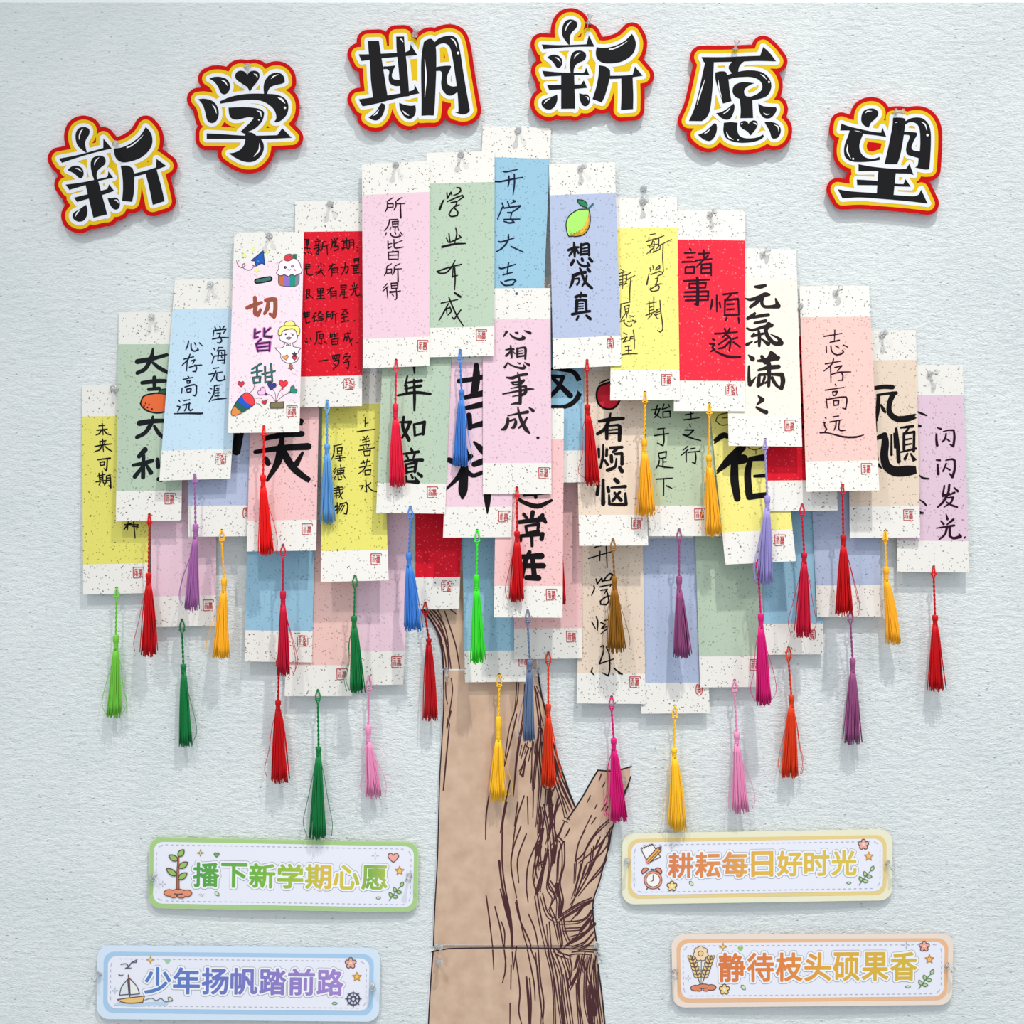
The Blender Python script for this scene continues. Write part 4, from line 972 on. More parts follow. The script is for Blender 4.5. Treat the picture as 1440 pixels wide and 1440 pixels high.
def tassel(key, root):
    if key not in T: return
    hx, hy, m, kx, k0, k1, tx, ty, hw, stray = T[key]; rnd = random.Random(key); zf = CARD[key][1]
    zc = zf(hx, hy)+TH; zt = zc+0.0030; q = CARD[key][0]; eb = q[3][1]+(q[2][1]-q[3][1])*(hx-q[3][0])/(q[2][0]-q[3][0])
    if key == 'M3': zt += 0.003
    if key == 'M7': zt = zc+0.0012
    else:
        for o in ORDER[:ORDER.index(key)]:
            qo, zo, io = CARD[o]
            for i in range(7):
                for sx in (-1, 0, 1):
                    yy = k0+(ty-k0)*i/6; xx = kx+(tx-kx)*i/6+sx*hw*i/6; u, v = io(xx, yy)
                    if 0 < u < 1 and 0 < v < 1: zt = max(zt, zo(xx, yy)+TH+(0.0026+hw*.45*S*.6))
    if zt > zc+0.0031: print('tassel', key, 'pushed out %.1f mm' % ((zt-zc)*1000))
    def p3(x, y, dz=0.0, z=None): return W(x, y, (zt if z is None else z)+dz)
    flat = 0.45 if key != 'M7' else 0.15
    # fringe
    V, F = [], []
    r0 = 3.0
    for i in range(54):
        a = 2*math.pi*i/54*2.618+rnd.random()*.3; rr = math.sqrt(rnd.random()*.85+.15)
        ex = tx+hw*1.1*math.cos(a)*rr*rnd.uniform(.78, 1.1); ey = ty+rnd.uniform(-6, 3)-1.5*abs(math.cos(a)*rr); edz = hw*math.sin(a)*rr*flat*S
        sx = kx+r0*math.cos(a)*rr; sdz = r0*math.sin(a)*rr*S*.8; w1 = rnd.uniform(-1.1, 1.1)
        path, rad = [], []
        for k in range(8):
            t = k/7; e = t**.75
            path.append(p3(sx+(ex-sx)*e+w1*math.sin(t*math.pi*1.5)*t, k1-1+(ey-k1+1)*t, sdz+(edz-sdz)*e)); rad.append((.86-.2*t)*S)
        tube(V, F, path, rad, 4)
    prof = [(2.4, 0), (3.4, -.08), (hw*.42, -.3), (hw*.6, -.6), (hw*.7, -.95)]
    b = len(V); n = 12; L = ty-k1
    for r, h in prof:
        cx = kx+(tx-kx)*(-h)**.82 if h else kx
        for k in range(n):
            a = 2*math.pi*k/n; V.append(p3(cx+r*.86*math.cos(a), k1-1-h*L, r*.8*flat*math.sin(a)*S))
    for i in range(len(prof)-1):
        for k in range(n): F.append((b+i*n+k, b+i*n+(k+1) % n, b+(i+1)*n+(k+1) % n, b+(i+1)*n+k))
    F.append(tuple(b+(len(prof)-1)*n+k for k in range(n)))
    for i in range(stray):
        sg = rnd.choice((-1, 1)) if i else (1 if key in ('M14', 'M18', 'M9', 'M12') else rnd.choice((-1, 1)))
        big = rnd.uniform(5, 10)
        pth = [p3(kx+sg*2, k1+2), p3(kx+sg*(hw*.5+big*.25), k1+L*.25), p3(tx+sg*(hw*.8+big*.6), k1+L*.55), p3(tx+sg*(hw+big), k1+L*.8), p3(tx+sg*(hw+big*rnd.uniform(-.1, 1)), k1+L*rnd.uniform(.9, 1.02))]
        tube(V, F, smooth_open([tuple(v) for v in pth], 4), .42*S, 4)
    f = put('tassel', V, F, m, root, smooth=True)
    # cord: through the hole, round the lower edge, twisted pair down to the knot
    V, F = [], []
    loopw = 1.7 if key[0] == 'F' else 3.4; my = eb+(3.5 if key[0] == 'F' else 6)
    for sg in (-1, 1):
        a = [p3(hx+sg*.3, hy-.3, z=zc-0.0010), p3(hx+sg*1.0, hy+.8, z=zc+0.0007), p3(hx+sg*loopw*.75, hy+(my-hy)*.35, z=zc+0.0012), p3(hx+sg*loopw, hy+(my-hy)*.62, z=zc+0.0016), p3(hx+sg*2.2, my, z=zc+0.0024), p3(hx+sg*.8, my+4)]
        nt = max(4, int((k0-my-4)/2.2))
        for k in range(1, nt+1):
            t = k/nt; ph = k*1.15+(0 if sg > 0 else math.pi)
            a.append(p3(hx+(kx-hx)*t+.85*math.cos(ph), my+4+(k0+2-my-4)*t, .6*math.sin(ph)*S))
        tube(V, F, [tuple(v) for v in a], .92*S, 5)
    cd = [p3(hx+4.0*math.cos(k*math.pi/4), my-1.0+1.4*math.sin(k*math.pi/4), 1.2*S*math.sin(k*math.pi/4), z=zc+0.0024) for k in range(9)]
    tube(V, F, [tuple(v) for v in cd], .8*S, 5)
    put('tassel_cord', V, F, m, f, smooth=True)
    V, F = [], []; H = (k1-k0)*S; a0 = p3(kx, k0)
    lathe(V, F, a0, (0, 0, -1), [(.8*S, -.4*S), (3.2*S, 0), (4.1*S, H*.07), (4.2*S, H*.3), (3.9*S, H*.5), (3.1*S, H*.58), (3.3*S, H*.66), (3.3*S, H*.74), (2.95*S, H*.77), (3.3*S, H*.82), (3.3*S, H*.9), (2.95*S, H*.93), (3.2*S, H+1*S)], 14)
    put('tassel_knot', V, F, m, f, smooth=True)

# handwriting and drawings: lists of (crop x, crop y, crop scale, pen width in crop units, ink, strokes)
WRITE = {}
exec_order = []
def write(key, ox, oy, k, w, ink, s): WRITE.setdefault(key, []).append((ox, oy, k, w, ink, s))

write('F16', 690, 450, 8.475, 20, BRUSH, """155,195,14 190,140,28;230,165,14 270,205,22 340,228,28 395,215,38 375,185,10;290,148,10 318,155,28;400,125,10 440,142,24 470,155,30;
180,355,14 240,345,24 275,348,20;238,305,16 245,380,28 252,450,18;240,370,20 185,425,26;265,372,10 290,400,14;318,340,26 318,440,24;315,340,16 390,328,22 415,345,28 412,460,22;335,370,14 380,365,12;335,400,14 385,395,14;330,435,20 400,425,18;
170,560,28 205,505,12 240,535,16 320,565,20 385,575,30 410,560,26 390,530,10;320,505,8 345,520,18 355,510,8;405,505,10 455,535,30;
190,685,16 260,690,32 340,660,28 430,645,30;320,625,12 340,700,26 352,850,34 350,990,36;240,740,10 270,765,22;255,742,16 340,735,18 395,720,26 350,765,24 275,770,14;240,815,10 340,795,18 420,790,24 415,860,36 370,895,26;145,882,14 300,850,20 440,825,24 515,822,10;260,910,10 360,890,16;350,990,30 300,992,24 245,1003,12;
205,1140,12 300,1120,20 440,1095,34;205,1175,30 200,1230,36 170,1290,38 130,1305,18;235,1200,22 290,1180,20 300,1220,32 275,1275,36 240,1285,8;325,1045,16 340,1120,28 370,1210,38 420,1300,42 465,1350,18;430,1165,22 390,1240,28 335,1285,18;460,1045,14 505,1080,36;560,1403,28 566,1404,28""")
write('F9', 780, 330, 11.08, 38, INK, """215,240,36 300,205,40 370,195,30;300,125,24 310,240,44 312,345,26;290,240,36 230,325,28;340,230,30 370,285,30;415,150,40 405,310,34;415,165,40 500,140,34 535,160,36 535,320,30;440,215,22 510,205,20;445,260,22 510,252,20;420,305,34 540,295,30;295,400,44 258,465,44;350,400,22 390,460,30 460,490,36 540,475,36 505,425,20;425,375,38 435,400,42;540,370,38 580,415,42;
290,640,50 390,600,46 480,585,44;290,640,40 275,740,42 235,825,24;300,690,26 375,680,26 380,730,24 350,780,28 335,765,14;390,515,20 410,560,36 450,680,38 500,760,40 580,835,36;500,640,28 480,720,34 430,800,26;515,530,38 545,570,42;
330,970,44 400,945,40 485,950,44;415,895,22 400,970,34;345,1030,50 335,1200,44;345,1030,30 420,1015,34 485,1025,40 495,1200,34;370,1075,18 445,1070,18;370,1118,18 445,1112,18;370,1155,18 445,1148,18;275,1240,40 420,1210,36 550,1190,34;370,1270,30 345,1320,34;495,1260,34 555,1310,42""")
write('F10', 860, 320, 7.578, 10.5, PENINK, """410,75 465,65;370,150 470,115;400,105 395,130;445,120 430,170 400,200;385,190 500,175;455,150 450,260;400,210 455,200;450,215 375,280;420,230 410,270;440,265 515,230 520,185;465,125 500,110 560,85;505,110 500,200 480,225;510,190 640,125,6;550,180 545,330 555,470,6;
410,430 418,470;440,405 445,440;470,445 500,410 515,405 515,430 470,455;400,490 375,605,16;420,500 500,470 545,475 540,495 490,515;465,545 495,535 485,575 465,610;410,660 500,605 540,600;480,600 510,630 500,665 440,680 410,660 420,635;
370,815 480,790;400,785 405,930;450,735 450,900;410,850 450,835;410,885 450,870;365,935 490,885;430,925 385,975;450,915 490,970;475,880 470,940;480,875 520,865;480,905 515,895;480,930 515,915;515,775 525,900 540,1000 545,1080 520,1115 490,1095;
105,445 130,465;80,490 145,470;85,520 150,505;120,480 118,650;85,560 165,540;90,590 145,575;85,615 120,600;125,600 165,595;150,500 170,500 210,475;160,500 155,580 130,615;165,555 250,510;205,550 195,660 195,785;
95,815 210,790;100,820 95,900 95,960;140,840 190,825 175,910;140,840 150,920;150,870 180,860;150,900 180,890;165,910 160,960;140,925 100,985;195,940 235,950;95,1000 140,985;130,990 140,1020 180,1050 215,1045 210,1020;170,1000 250,995;225,985 262,1000 240,1015;
130,1120 165,1140;105,1190 165,1165 125,1220 190,1200;230,1095 240,1150 245,1290;200,1165 235,1160;205,1185 235,1180;200,1165 195,1200;145,1270 200,1260;180,1260 180,1350;150,1310 215,1305;110,1355 180,1345 275,1345""")
write('F11', 950, 340, 8.47, 22, PLUM, """172,85 185,100;110,133 235,130;140,185 212,183;80,240 240,235;120,300 115,375;120,300 225,298 220,375;115,375 225,372;278,142 400,135;335,100 340,200;245,222 430,203;385,165 250,300;310,280 305,375;310,270 420,262 425,400;315,315 415,310;315,375 420,370;
100,467 405,450;258,430,30 265,600,34 262,745,34 228,740,18;165,495 165,550;165,500 360,490 355,550;165,550 355,545;110,600 390,590 385,690;105,652 395,645;120,698 390,692;
435,690 430,750 415,805;490,640 492,830;525,720 535,780;570,625 740,605;660,630 600,690;590,690 585,870;590,695 745,680 755,870;615,745 700,740;615,805 700,800;585,875 755,868;610,905 595,940;750,905 755,965;
470,1095 735,1075;585,1035 605,1080;645,1030 620,1080 560,1140;600,1100 655,1160 640,1300;630,1140 510,1225;640,1190 580,1255 515,1272;735,1140 680,1160;690,1195 770,1255;445,1160 465,1170;410,1215 460,1215 440,1260 465,1285 415,1305;480,1305,18 560,1345,24 650,1370,28 770,1372,22""")
write('F12', 1040, 390, 7.2, 24, BRUSH, """160,95,24 210,95,36 258,82,30;55,212,10 110,225,28 200,200,36 260,175,42 300,175,24;215,205,34 170,255,36 110,300,28;235,200,30 225,255,30 250,295,28 320,298,30 390,290,46 365,215,14;
155,365,24 130,390,36 85,415,32;140,405,26 210,390,30 290,380,32;155,462,24 265,440,30;75,515,18 130,535,24 230,505,28 325,485,36;295,480,50 265,540,36 300,620,38 360,670,38 420,665,46 395,620,28 315,575,8;125,595,24 240,570,24;195,545,24 202,620,32 200,695,24;145,570,20 130,600,18;75,680,32 130,650,12;225,625,14 290,675,38;195,640,20 155,660,16;
90,785,10 130,825,46;95,900,20 95,1010,28 105,1085,38 165,1010,10;185,845,20 280,835,42 395,815,32;225,800,28 260,860,38;320,760,30 290,850,42;330,770,34 380,820,42;190,940,20 290,915,38 395,905,38;295,880,44 300,990,32 295,1100,28;200,990,28 190,1095,36;205,985,26 320,980,26 430,985,38 440,1050,42 425,1125,32 365,1095,16;255,1010,24 235,1070,24 210,1090,24;330,1015,28 350,1060,32 380,1090,20;300,1040,18 260,1070,18;
190,1200,14 230,1240,42 175,1290,12;170,1315,18 220,1345,32 270,1365,38""")
write('F13', 1140, 450, 8.233, 15, PLUM, """155,190 360,155;280,118 275,230;225,258,13 330,235,17;180,305 185,375;235,300 245,360 290,400 350,395 380,370 365,350;290,300 330,325;380,290 430,315;
170,508 350,475;265,450 245,510 155,590;230,540 235,720;280,550 360,530 310,590;240,630 330,605 465,600;350,600 372,640 370,695 325,700;
285,745 295,765;170,812 385,780;255,830 260,875;255,830 310,825 290,865 260,875;180,905 192,1018;190,920 330,895 410,890 420,930 405,1030 370,1020;265,935 270,990;265,935 325,930 320,980 270,990;
170,1130 180,1138;145,1185 165,1185 160,1215 185,1265 160,1300;260,1120 325,1110;222,1180 360,1155;295,1175 290,1230 270,1275;335,1165 325,1250 350,1280 405,1275;110,1305,15 190,1305,13 290,1330,15 400,1355,19 520,1355,19 615,1330,8""")
write('F7', 600, 260, 6.86, 12, INK, """195,75 200,130 235,70 245,105;290,25 320,28 330,55 300,85 260,100;160,150,13 125,235,20;200,160 290,120 345,100 355,115 300,155;235,170 290,160 285,190 240,240;240,235 215,285 240,305 295,295 300,260 260,215 315,190;
190,510 210,555;215,470 225,555 330,505 310,480;280,415 290,470 270,565;150,598,20 270,570,17 375,565,10;335,765 200,800 100,835 130,852 190,845 240,790 275,725;255,800 250,890;255,805 270,800 275,900 270,1010;255,840 270,838;245,885 298,872;
140,1140 300,1105;215,1085 240,1150 290,1260 355,1360;210,1145 170,1220 118,1310;190,1180 195,1240;195,1195 225,1180 240,1220 205,1255;330,1205 265,1295 245,1275;270,1040,15 325,1078,19""")
write('F8', 690, 225, 7.78, 15, NAVY, """140,125 175,128 290,103;48,235 110,235 230,210 352,188;200,175 200,240 190,290;258,155 260,260 245,378;125,470 148,530;185,455 205,505;245,440 270,450 220,475;130,515 75,645;150,525 325,500 290,535 240,565;185,575 230,575 215,640;148,650 320,645;225,645 255,680 200,688 145,670;
85,890 120,895 255,853;195,815 190,880 130,960 62,1002;222,945 355,1005;95,1180 130,1185 270,1140;195,1125 180,1250;135,1255 240,1228;110,1330 155,1370 250,1365;155,1325 240,1305 275,1320 235,1360""")
write('F6', 530, 270, 9.0, 15, PLUM, """145,108 205,70;135,115 130,200 105,250;140,148 205,145 205,200;140,195 205,190;255,105 310,70;240,120 240,180 215,230;245,148 355,145;298,148 302,325,20;
165,350 265,345;160,350 145,420 100,490;195,375 200,440;195,375 270,372 265,440;200,405 265,402;200,440 265,438;232,440 230,490;175,450 165,480;265,450 275,485;120,515 108,548;170,520 190,555 240,570 300,555 285,535;228,505 240,530;300,510 325,545;
140,620 142,715 185,690;145,660 190,650;215,600 220,690 245,710 335,695;325,610,10 222,655;205,735 195,755;145,760 150,855;150,762 270,750 268,860;160,800 262,795;155,850 268,848;
130,940 185,905;125,950 120,1010 95,1055;130,980 185,975 185,1030;130,1028 185,1022;230,935 290,905;220,950 218,1010 195,1045;225,975 315,970;265,975 268,1130,18;
130,1160 85,1210;140,1195 75,1255;125,1215 138,1350;180,1155 185,1220;180,1155 265,1150 262,1215;185,1185 262,1180;185,1220 262,1215;160,1260 235,1255;165,1275 298,1250;245,1225 250,1340 225,1362;195,1295 210,1315""")
write('F5', 420, 325, 13.09, 20, INK, """110,155 185,150;140,165 135,230;140,190 180,185;140,165 180,165 180,240;140,215 180,212;140,240 180,238;155,240 160,340;115,310 210,320;110,395 135,420;165,380 185,405;220,380 240,430;
340,145 365,160;295,195 400,180;315,225 335,250;375,215 355,245;280,325 420,285;300,270 410,250;360,250 365,430;355,340 320,410;385,330 395,360;320,415 370,420;445,200 500,190;445,200 435,310 405,350;440,290 545,250;520,270 530,435;
600,150 620,165;655,130 665,155;725,120 680,165;620,190 615,260 590,325;620,195 690,180 690,200;640,215 690,215 655,270 720,275;640,290 730,280 730,330 660,360;
795,190 910,175;815,150 830,295;880,120 890,280;830,220 885,215;830,255 885,250;790,315 910,285;840,310 795,350;880,300 900,335;930,160 935,290 910,335;930,165 1005,155 1015,250 1000,345;940,210 1005,205;940,255 1005,250;1070,295 1080,305;1075,355 1090,360;
120,620 210,610;140,600 145,690;190,600 190,690;115,660 215,640;120,690 200,680;150,690 150,780 200,810 265,795;410,590 415,640;370,640 355,660;450,620 470,640;315,765 460,710;410,680 395,750 330,800;420,750 475,830;560,650 670,605;625,600 600,660 545,720;610,690 610,830;610,690 720,670 725,800;620,720 715,710;620,760 715,750;780,670 905,650 910,700 885,770 860,750;855,570 850,680 790,800;
1020,510 1025,580;1020,510 1105,505 1100,580;1030,545 1100,540;975,635 1110,610;1010,650 1015,720;1010,650 1095,640 1090,720;1055,620 1058,770;1020,690 1090,680;1010,730 1095,715;1000,775 1110,765;1145,790 1165,780;
150,1075 200,1070 200,1150;150,1110 200,1108;150,1150 200,1148;150,1075 145,1235 195,1210;175,1160 265,1230;345,1060 355,1140;345,1065 455,1055 445,1135;360,1100 450,1095;360,1140 450,1130;400,1060 400,1240;350,1190 450,1180;335,1245 480,1235;530,1080 645,1035;600,1030 580,1090 530,1150;590,1120 590,1240;590,1120 690,1100 690,1240;600,1150 685,1145;600,1190 685,1185;
775,1000 780,1070;775,1000 875,995 870,1065;785,1035 870,1030;785,1070 870,1065;800,1100 755,1195;790,1130 880,1115;840,1080 840,1220;800,1165 880,1155;820,1230 905,1215;1020,950 1030,1020;985,1000 1000,1030;1075,985 1050,1025;945,1075 1080,1040;1020,1050 1010,1120 960,1190;1050,1050 1045,1160 1080,1190 1135,1165;1160,1190 1172,1195""")
write('F5', 420, 425, 13.71, 21, INK, """95,210 215,195;115,190 120,290;165,190 165,290;95,250 210,240;95,290 205,270;135,290 145,400 215,380;300,215 345,205;325,200 275,270;265,300 335,270;300,260 310,370;285,370 350,340;395,180 435,190;430,180 365,260;385,210 475,240;380,290 470,270;385,320 470,305;365,360 475,335;430,260 435,465;
540,190 585,180;540,200 535,300 520,380;540,240 620,230 615,280;545,280 615,275;640,190 700,170;650,190 650,290 630,330;655,240 745,215;710,235 715,405;840,135 930,140;900,150 825,240;825,245 960,215;900,170 960,215;870,270 880,370;830,300 940,275;825,380 965,350;1060,360 1080,348;
125,750 150,785 175,755;145,690 155,715;225,690 240,745;340,580 445,560;355,600 350,720 310,815;400,620 410,700;400,620 475,610 470,695;405,655 470,650;405,700 470,690;440,700 440,780;375,780 420,800;430,815 450,790;490,750 540,800;610,600 610,680 650,660;610,640 660,620;685,580 690,660 760,640;745,600 695,630;625,720 645,810;625,720 765,690 750,800;650,760 750,745;650,815 745,805;
880,610 1000,590;890,640 885,700 860,755;900,680 935,670 930,730 910,745;945,580 960,650 1030,830;1030,710 985,760;990,550 1010,555;1120,780 1135,778;390,1135 560,1110;650,1030 660,1090;650,1035 790,1005 780,1080;690,1030 695,1080;735,1020 740,1070;660,1090 780,1075;720,1090 690,1140;680,1130 780,1110 760,1200 660,1295;670,1180 710,1210;
900,1000 945,995;880,1040 860,1100;880,1050 1000,1030 975,1060;900,1110 960,1090;870,1160 980,1140;940,1100 965,1180 950,1280 910,1255;1090,1250 1105,1248""")
write('F2', 180, 480, 6.86, 30, MARK, """90,195,42 220,170,36 375,130,28;240,75,18 225,150,34 170,260,34 90,305,32;240,205,24 300,255,34 385,300,30;135,400,30 250,385,36 360,380,30;255,350,36 255,450,30;200,462,28 300,455,32;
110,790,46 230,770,40 345,765,34 380,760,34;240,725,18 225,790,36 165,880,34 85,925,32;255,820,26 300,890,34 345,930,30 400,970,28;165,1045,44 105,1110,34;50,1195,26 150,1175,34 235,1150,32;150,1100,30 145,1310,36;140,1210,28 65,1305,36;180,1195,24 220,1265,40;285,1140,34 290,1210,36;295,1330,36 320,1340,30""")
write('F3', 240, 450, 10.29, 18, NAVY, """640,100 655,130;710,90 720,120;775,90 750,125;625,150 615,235;635,150 800,130 765,190;670,195 720,190 700,250;605,275 720,255 835,255;720,250 740,300 710,330 675,325;
625,410 640,435;590,485 605,510;630,520 595,625;700,395 670,450;690,400 755,395;700,440 680,590;700,440 785,440 780,625 745,620;650,520 810,500;680,585 780,575;735,470 740,490;735,530 745,550;620,700 695,688;555,785 750,750;655,740 630,800 580,890;670,770 665,850 700,880 785,860 775,810;
570,985 595,998;550,1045 575,1060;620,1070 555,1185;630,955 715,940;635,960 625,1060 605,1110;665,990 705,985;685,980 685,1050;650,1020 705,1012;650,1055 705,1050;685,1060 685,1140;640,1100 705,1090;600,1160 680,1145 805,1132;
260,305 245,370 220,430;295,345 300,420 340,450 400,430 385,405;345,330 365,365;415,330 460,375;190,565 335,530;280,495 250,570 165,655;240,590 230,735;295,590 350,575 320,630;270,685 350,660 450,650;350,650 375,690 360,745 320,745;
250,815 265,825;180,860 320,830;235,880 240,915;240,880 285,875 270,910 240,915;165,985 160,1055;205,970 330,935 375,950 370,1060 350,1095 320,1085;230,1000 240,1050;230,1000 295,990 290,1035 240,1050;
115,1160 135,1180;95,1245 140,1255 100,1330;195,1165 275,1150;175,1230 290,1205;225,1215 225,1270 200,1315;270,1200 265,1290 290,1310 320,1290;50,1355,14 250,1350,20 440,1352,24 460,1340,10""")
write('F1', 120, 580, 12, 21, INK, """230,225 330,215;195,300 370,280;285,185 300,375;275,290 235,355 180,380;310,290 360,355 430,380;250,490 350,475;245,490 250,530;330,500 320,540;160,575 310,545 440,530;290,450 305,660;275,570 240,630 165,655;330,570 390,620 450,655;
205,800,16 300,785,22 420,772,24;245,840 260,900;245,840 325,830 315,890;260,895 320,885;370,785 365,900 355,985 315,945;205,1075 330,1045;230,1030 245,1170;285,990 300,1160;245,1100 300,1090;250,1130 300,1120;180,1170 350,1145;250,1180 230,1225;300,1175 325,1210;355,1075 355,1160 320,1225;355,1075 415,1055 425,1160 430,1270 395,1230;360,1110 420,1100;360,1150 420,1140""")
write('F1', 100, 560, 4.5, 8, INK, "335,830 360,800 385,790;340,800 425,800;360,795 355,835;395,785 405,885;420,800 415,830;385,810 425,815;340,770 380,760;365,740 360,790;395,745 420,745 415,780;395,765 415,765")
write('F14', 1215, 530, 6.857, 20, INK, """60,112,28 100,108,32 190,95,36 275,98,38;140,180,32 135,300,36 120,420,22;130,175,22 220,160,22 310,155,30;280,165,46 245,260,42 250,350,46 320,405,50 420,400,52 490,380,42 455,295,14;165,270,16 185,310,30 205,340,20;120,440,10 125,530,6;
95,610,24 125,590,32 200,560,46 205,640,62 195,760,66 220,860,72 300,910,82 420,905,86 505,895,62 500,830,46 450,740,12;265,560,16 265,750,22;290,545,14 300,680,20;310,500,24 325,650,32 335,815,34;355,490,16 470,475,26;430,490,18 400,540,22;385,545,22 385,700,24;385,550,18 485,530,22 480,715,24;395,605,14 455,595,14;400,655,14 455,645,14;355,725,14 500,690,20;420,740,16 395,790,26;130,730,8 135,800,14;140,850,30 170,880,10""")
write('F15', 1215, 530, 6.857, 12, INK, "515,335,12 560,355,18 605,372,12;515,470,26 545,475,20;530,945,8 570,975,18 625,982,14;540,1185,8 575,1210,16 600,1240,14;540,1310,26 570,1312,14")
write('F15', 1305, 590, 8.0, 18, PLUM, """105,92,12 145,105,20;95,165,20 95,230,24 103,290,28;170,135,10 230,120,15 290,120,20 298,200,24 285,300,24 248,280,12;205,160,18 190,220,20 160,250,16;200,210,10 240,240,18;
95,455,14 135,458,20;108,505,20 115,610,30;200,458,12 270,445,20 300,460,22 300,560,24 275,645,28 245,610,14;205,495,18 170,580,18;205,540,10 245,565,20;185,745,18 165,855,20 240,830,14;240,735,24 225,830,24 170,925,24 110,985,16;165,865,14 240,845,18 300,820,20;200,880,12 285,875,20 255,935,20 180,985,10;205,925,12 260,960,20 330,985,18;295,765,14 335,805,24;
205,1065,12 220,1120,24;145,1140,14 175,1175,22;285,1125,26 215,1180,14;95,1220,10 200,1205,18 295,1190,22;215,1210,24 190,1290,22 125,1350,14;245,1205,24 245,1310,24 290,1335,24 365,1315,32 345,1280,8;420,1330,28 430,1335,20""")
write('M9', 820, 570, 9.6, 42, INK, """220,215,36 370,190,48 545,175,36;370,110,22 345,210,40 290,320,44 195,385,40;320,290,44 320,450,40;340,280,18 470,265,30 495,300,46 490,470,44;355,335,20 460,325,20;355,380,20 460,375,20;
210,590,34 215,700,28;270,530,20 270,680,34 235,840,30;320,595,34 315,680,34;295,745,30 330,800,36;370,575,36 525,565,36;450,590,40 405,630,30;380,680,40 385,760,42;430,655,30 525,650,36 525,790,44;450,720,22 430,830,36 330,875,44;495,840,44 525,890,50;
205,1090,38 190,1200,44;270,1010,36 270,1330,50;335,1110,40 345,1160,42;430,1000,46 470,1035,50;380,1110,22 570,1095,40;350,1210,24 355,1330,34 470,1340,36 580,1335,40 570,1190,30;425,1180,30 510,1280,44;495,1170,34 400,1285,36""")
write('M10', 900, 560, 9.6, 18, INK, """150,158 285,140;235,95 200,210 285,270;270,140 240,210 195,262;325,80 300,150;300,150 380,125;385,85 400,120;310,185 310,255;310,185 405,175 408,250;310,258 410,252;240,415 335,405;195,505 385,475;315,410 325,560 310,640 235,605;
250,760 265,820;250,745 355,720 350,810;265,815 350,800;310,815 310,910;310,860 355,855;260,840 250,890 215,950;245,910 340,930 450,938;220,1092 435,1078;320,1085 320,1310;355,1180 430,1215;
640,130 700,120;630,160 710,150;610,225 720,205;685,185 690,270;590,292 800,265;672,355 682,390;610,430 725,430 650,500 580,490 700,540 820,572;645,650 580,700;650,690 555,770;625,720 625,860;690,680 745,672;650,730 805,715;745,725 755,800 745,880 705,865""")
write('M4', 440, 570, 8.47, 13, INK, """625,145 620,255;625,215 660,210;525,315 620,300 740,283;605,375 620,395;650,365 630,395;590,415 665,395;595,440 675,420;560,480 690,460;630,400 635,520;600,490 610,515;665,475 650,510;545,535 735,505;605,545 615,600;605,545 685,535 675,595;615,600 680,595;
570,690 680,660;605,660 615,700;650,640 640,690;555,740 690,715;640,700 600,770 540,815;620,775 620,830;620,775 690,765 680,825;620,830 685,825;555,960 600,955 570,1010;630,890 640,1030 615,1020;690,920 650,960;645,950 700,1010 760,1030;
250,485 345,462;255,490 250,570 225,640;290,510 295,580;290,510 350,500 340,575;295,545 340,540;295,580 345,575;275,605 345,595;320,610 325,660 300,655;265,635 385,620;275,740 240,790;275,770 250,820;290,760 380,740;330,710 335,770;290,780 370,770 365,800 295,805 290,780;330,780 330,800;285,825 375,815;265,850 250,890;300,840 305,885 345,880;330,840 345,860;365,835 385,865;
250,990 350,970;290,960 290,1010;250,1015 355,1000;255,1050 310,1035;255,1080 310,1070;280,1030 280,1110;310,965 325,1060 350,1115;355,1030 310,1100;340,970 360,985;275,1190 260,1220;260,1210 310,1200;260,1250 310,1235;290,1160 290,1290;325,1170 310,1230;325,1180 400,1155 415,1200 400,1295 370,1290;350,1190 310,1260;375,1190 330,1280""")
write('M17', 815, 760, 7.2, 13, INK, """150,75 185,60 300,40;90,182 330,112;208,110 205,205;270,60 280,275;168,390 180,440 225,380 230,420 300,340 335,345 310,400 240,410;145,460 150,490 122,555;205,470 320,445 310,465;215,505 280,495 250,540;280,520 295,610 270,650 215,645 210,615 260,575 310,560;
125,825 160,890;170,770 185,830 180,915;215,830 260,850 225,890 290,870;255,810 290,800;285,890 215,945;215,1075 240,1065 240,1130 200,1250 345,1200;270,1080 300,1150 305,1300 290,1370 230,1340;130,1290 118,1330 145,1360;350,1295 395,1330 435,1355;395,1345 430,1355""")
write('M5', 500, 480, 4.8, 14, INK, """395,120,16 395,170,16 398,215,10;350,235,10 335,300,15;340,280,11 445,265,18;335,320,11 440,300,18;345,300,15 345,345,15;285,365,12 400,345,18 505,355,15;395,260,13 398,370,18 397,465,13;325,510,15 320,580,20 360,665,22;300,545,11 375,545,18;365,555,20 340,610,18 315,650,13;395,560,15 400,635,15;395,560,11 465,545,20 455,625,20;400,635,13 460,620,13;
375,725,15 385,745,18;320,760,11 425,745,18;345,770,15 355,790,11;400,760,15 390,785,11;310,815,11 380,800,15 450,800,22;340,830,15 345,890,15;345,830,11 410,815,20 400,880,18;350,855,9 400,845,11;345,885,11 400,875,11;340,910,11 345,945,15 420,950,24 400,915,8;375,900,11 385,920,15;420,890,15 445,910,20""")
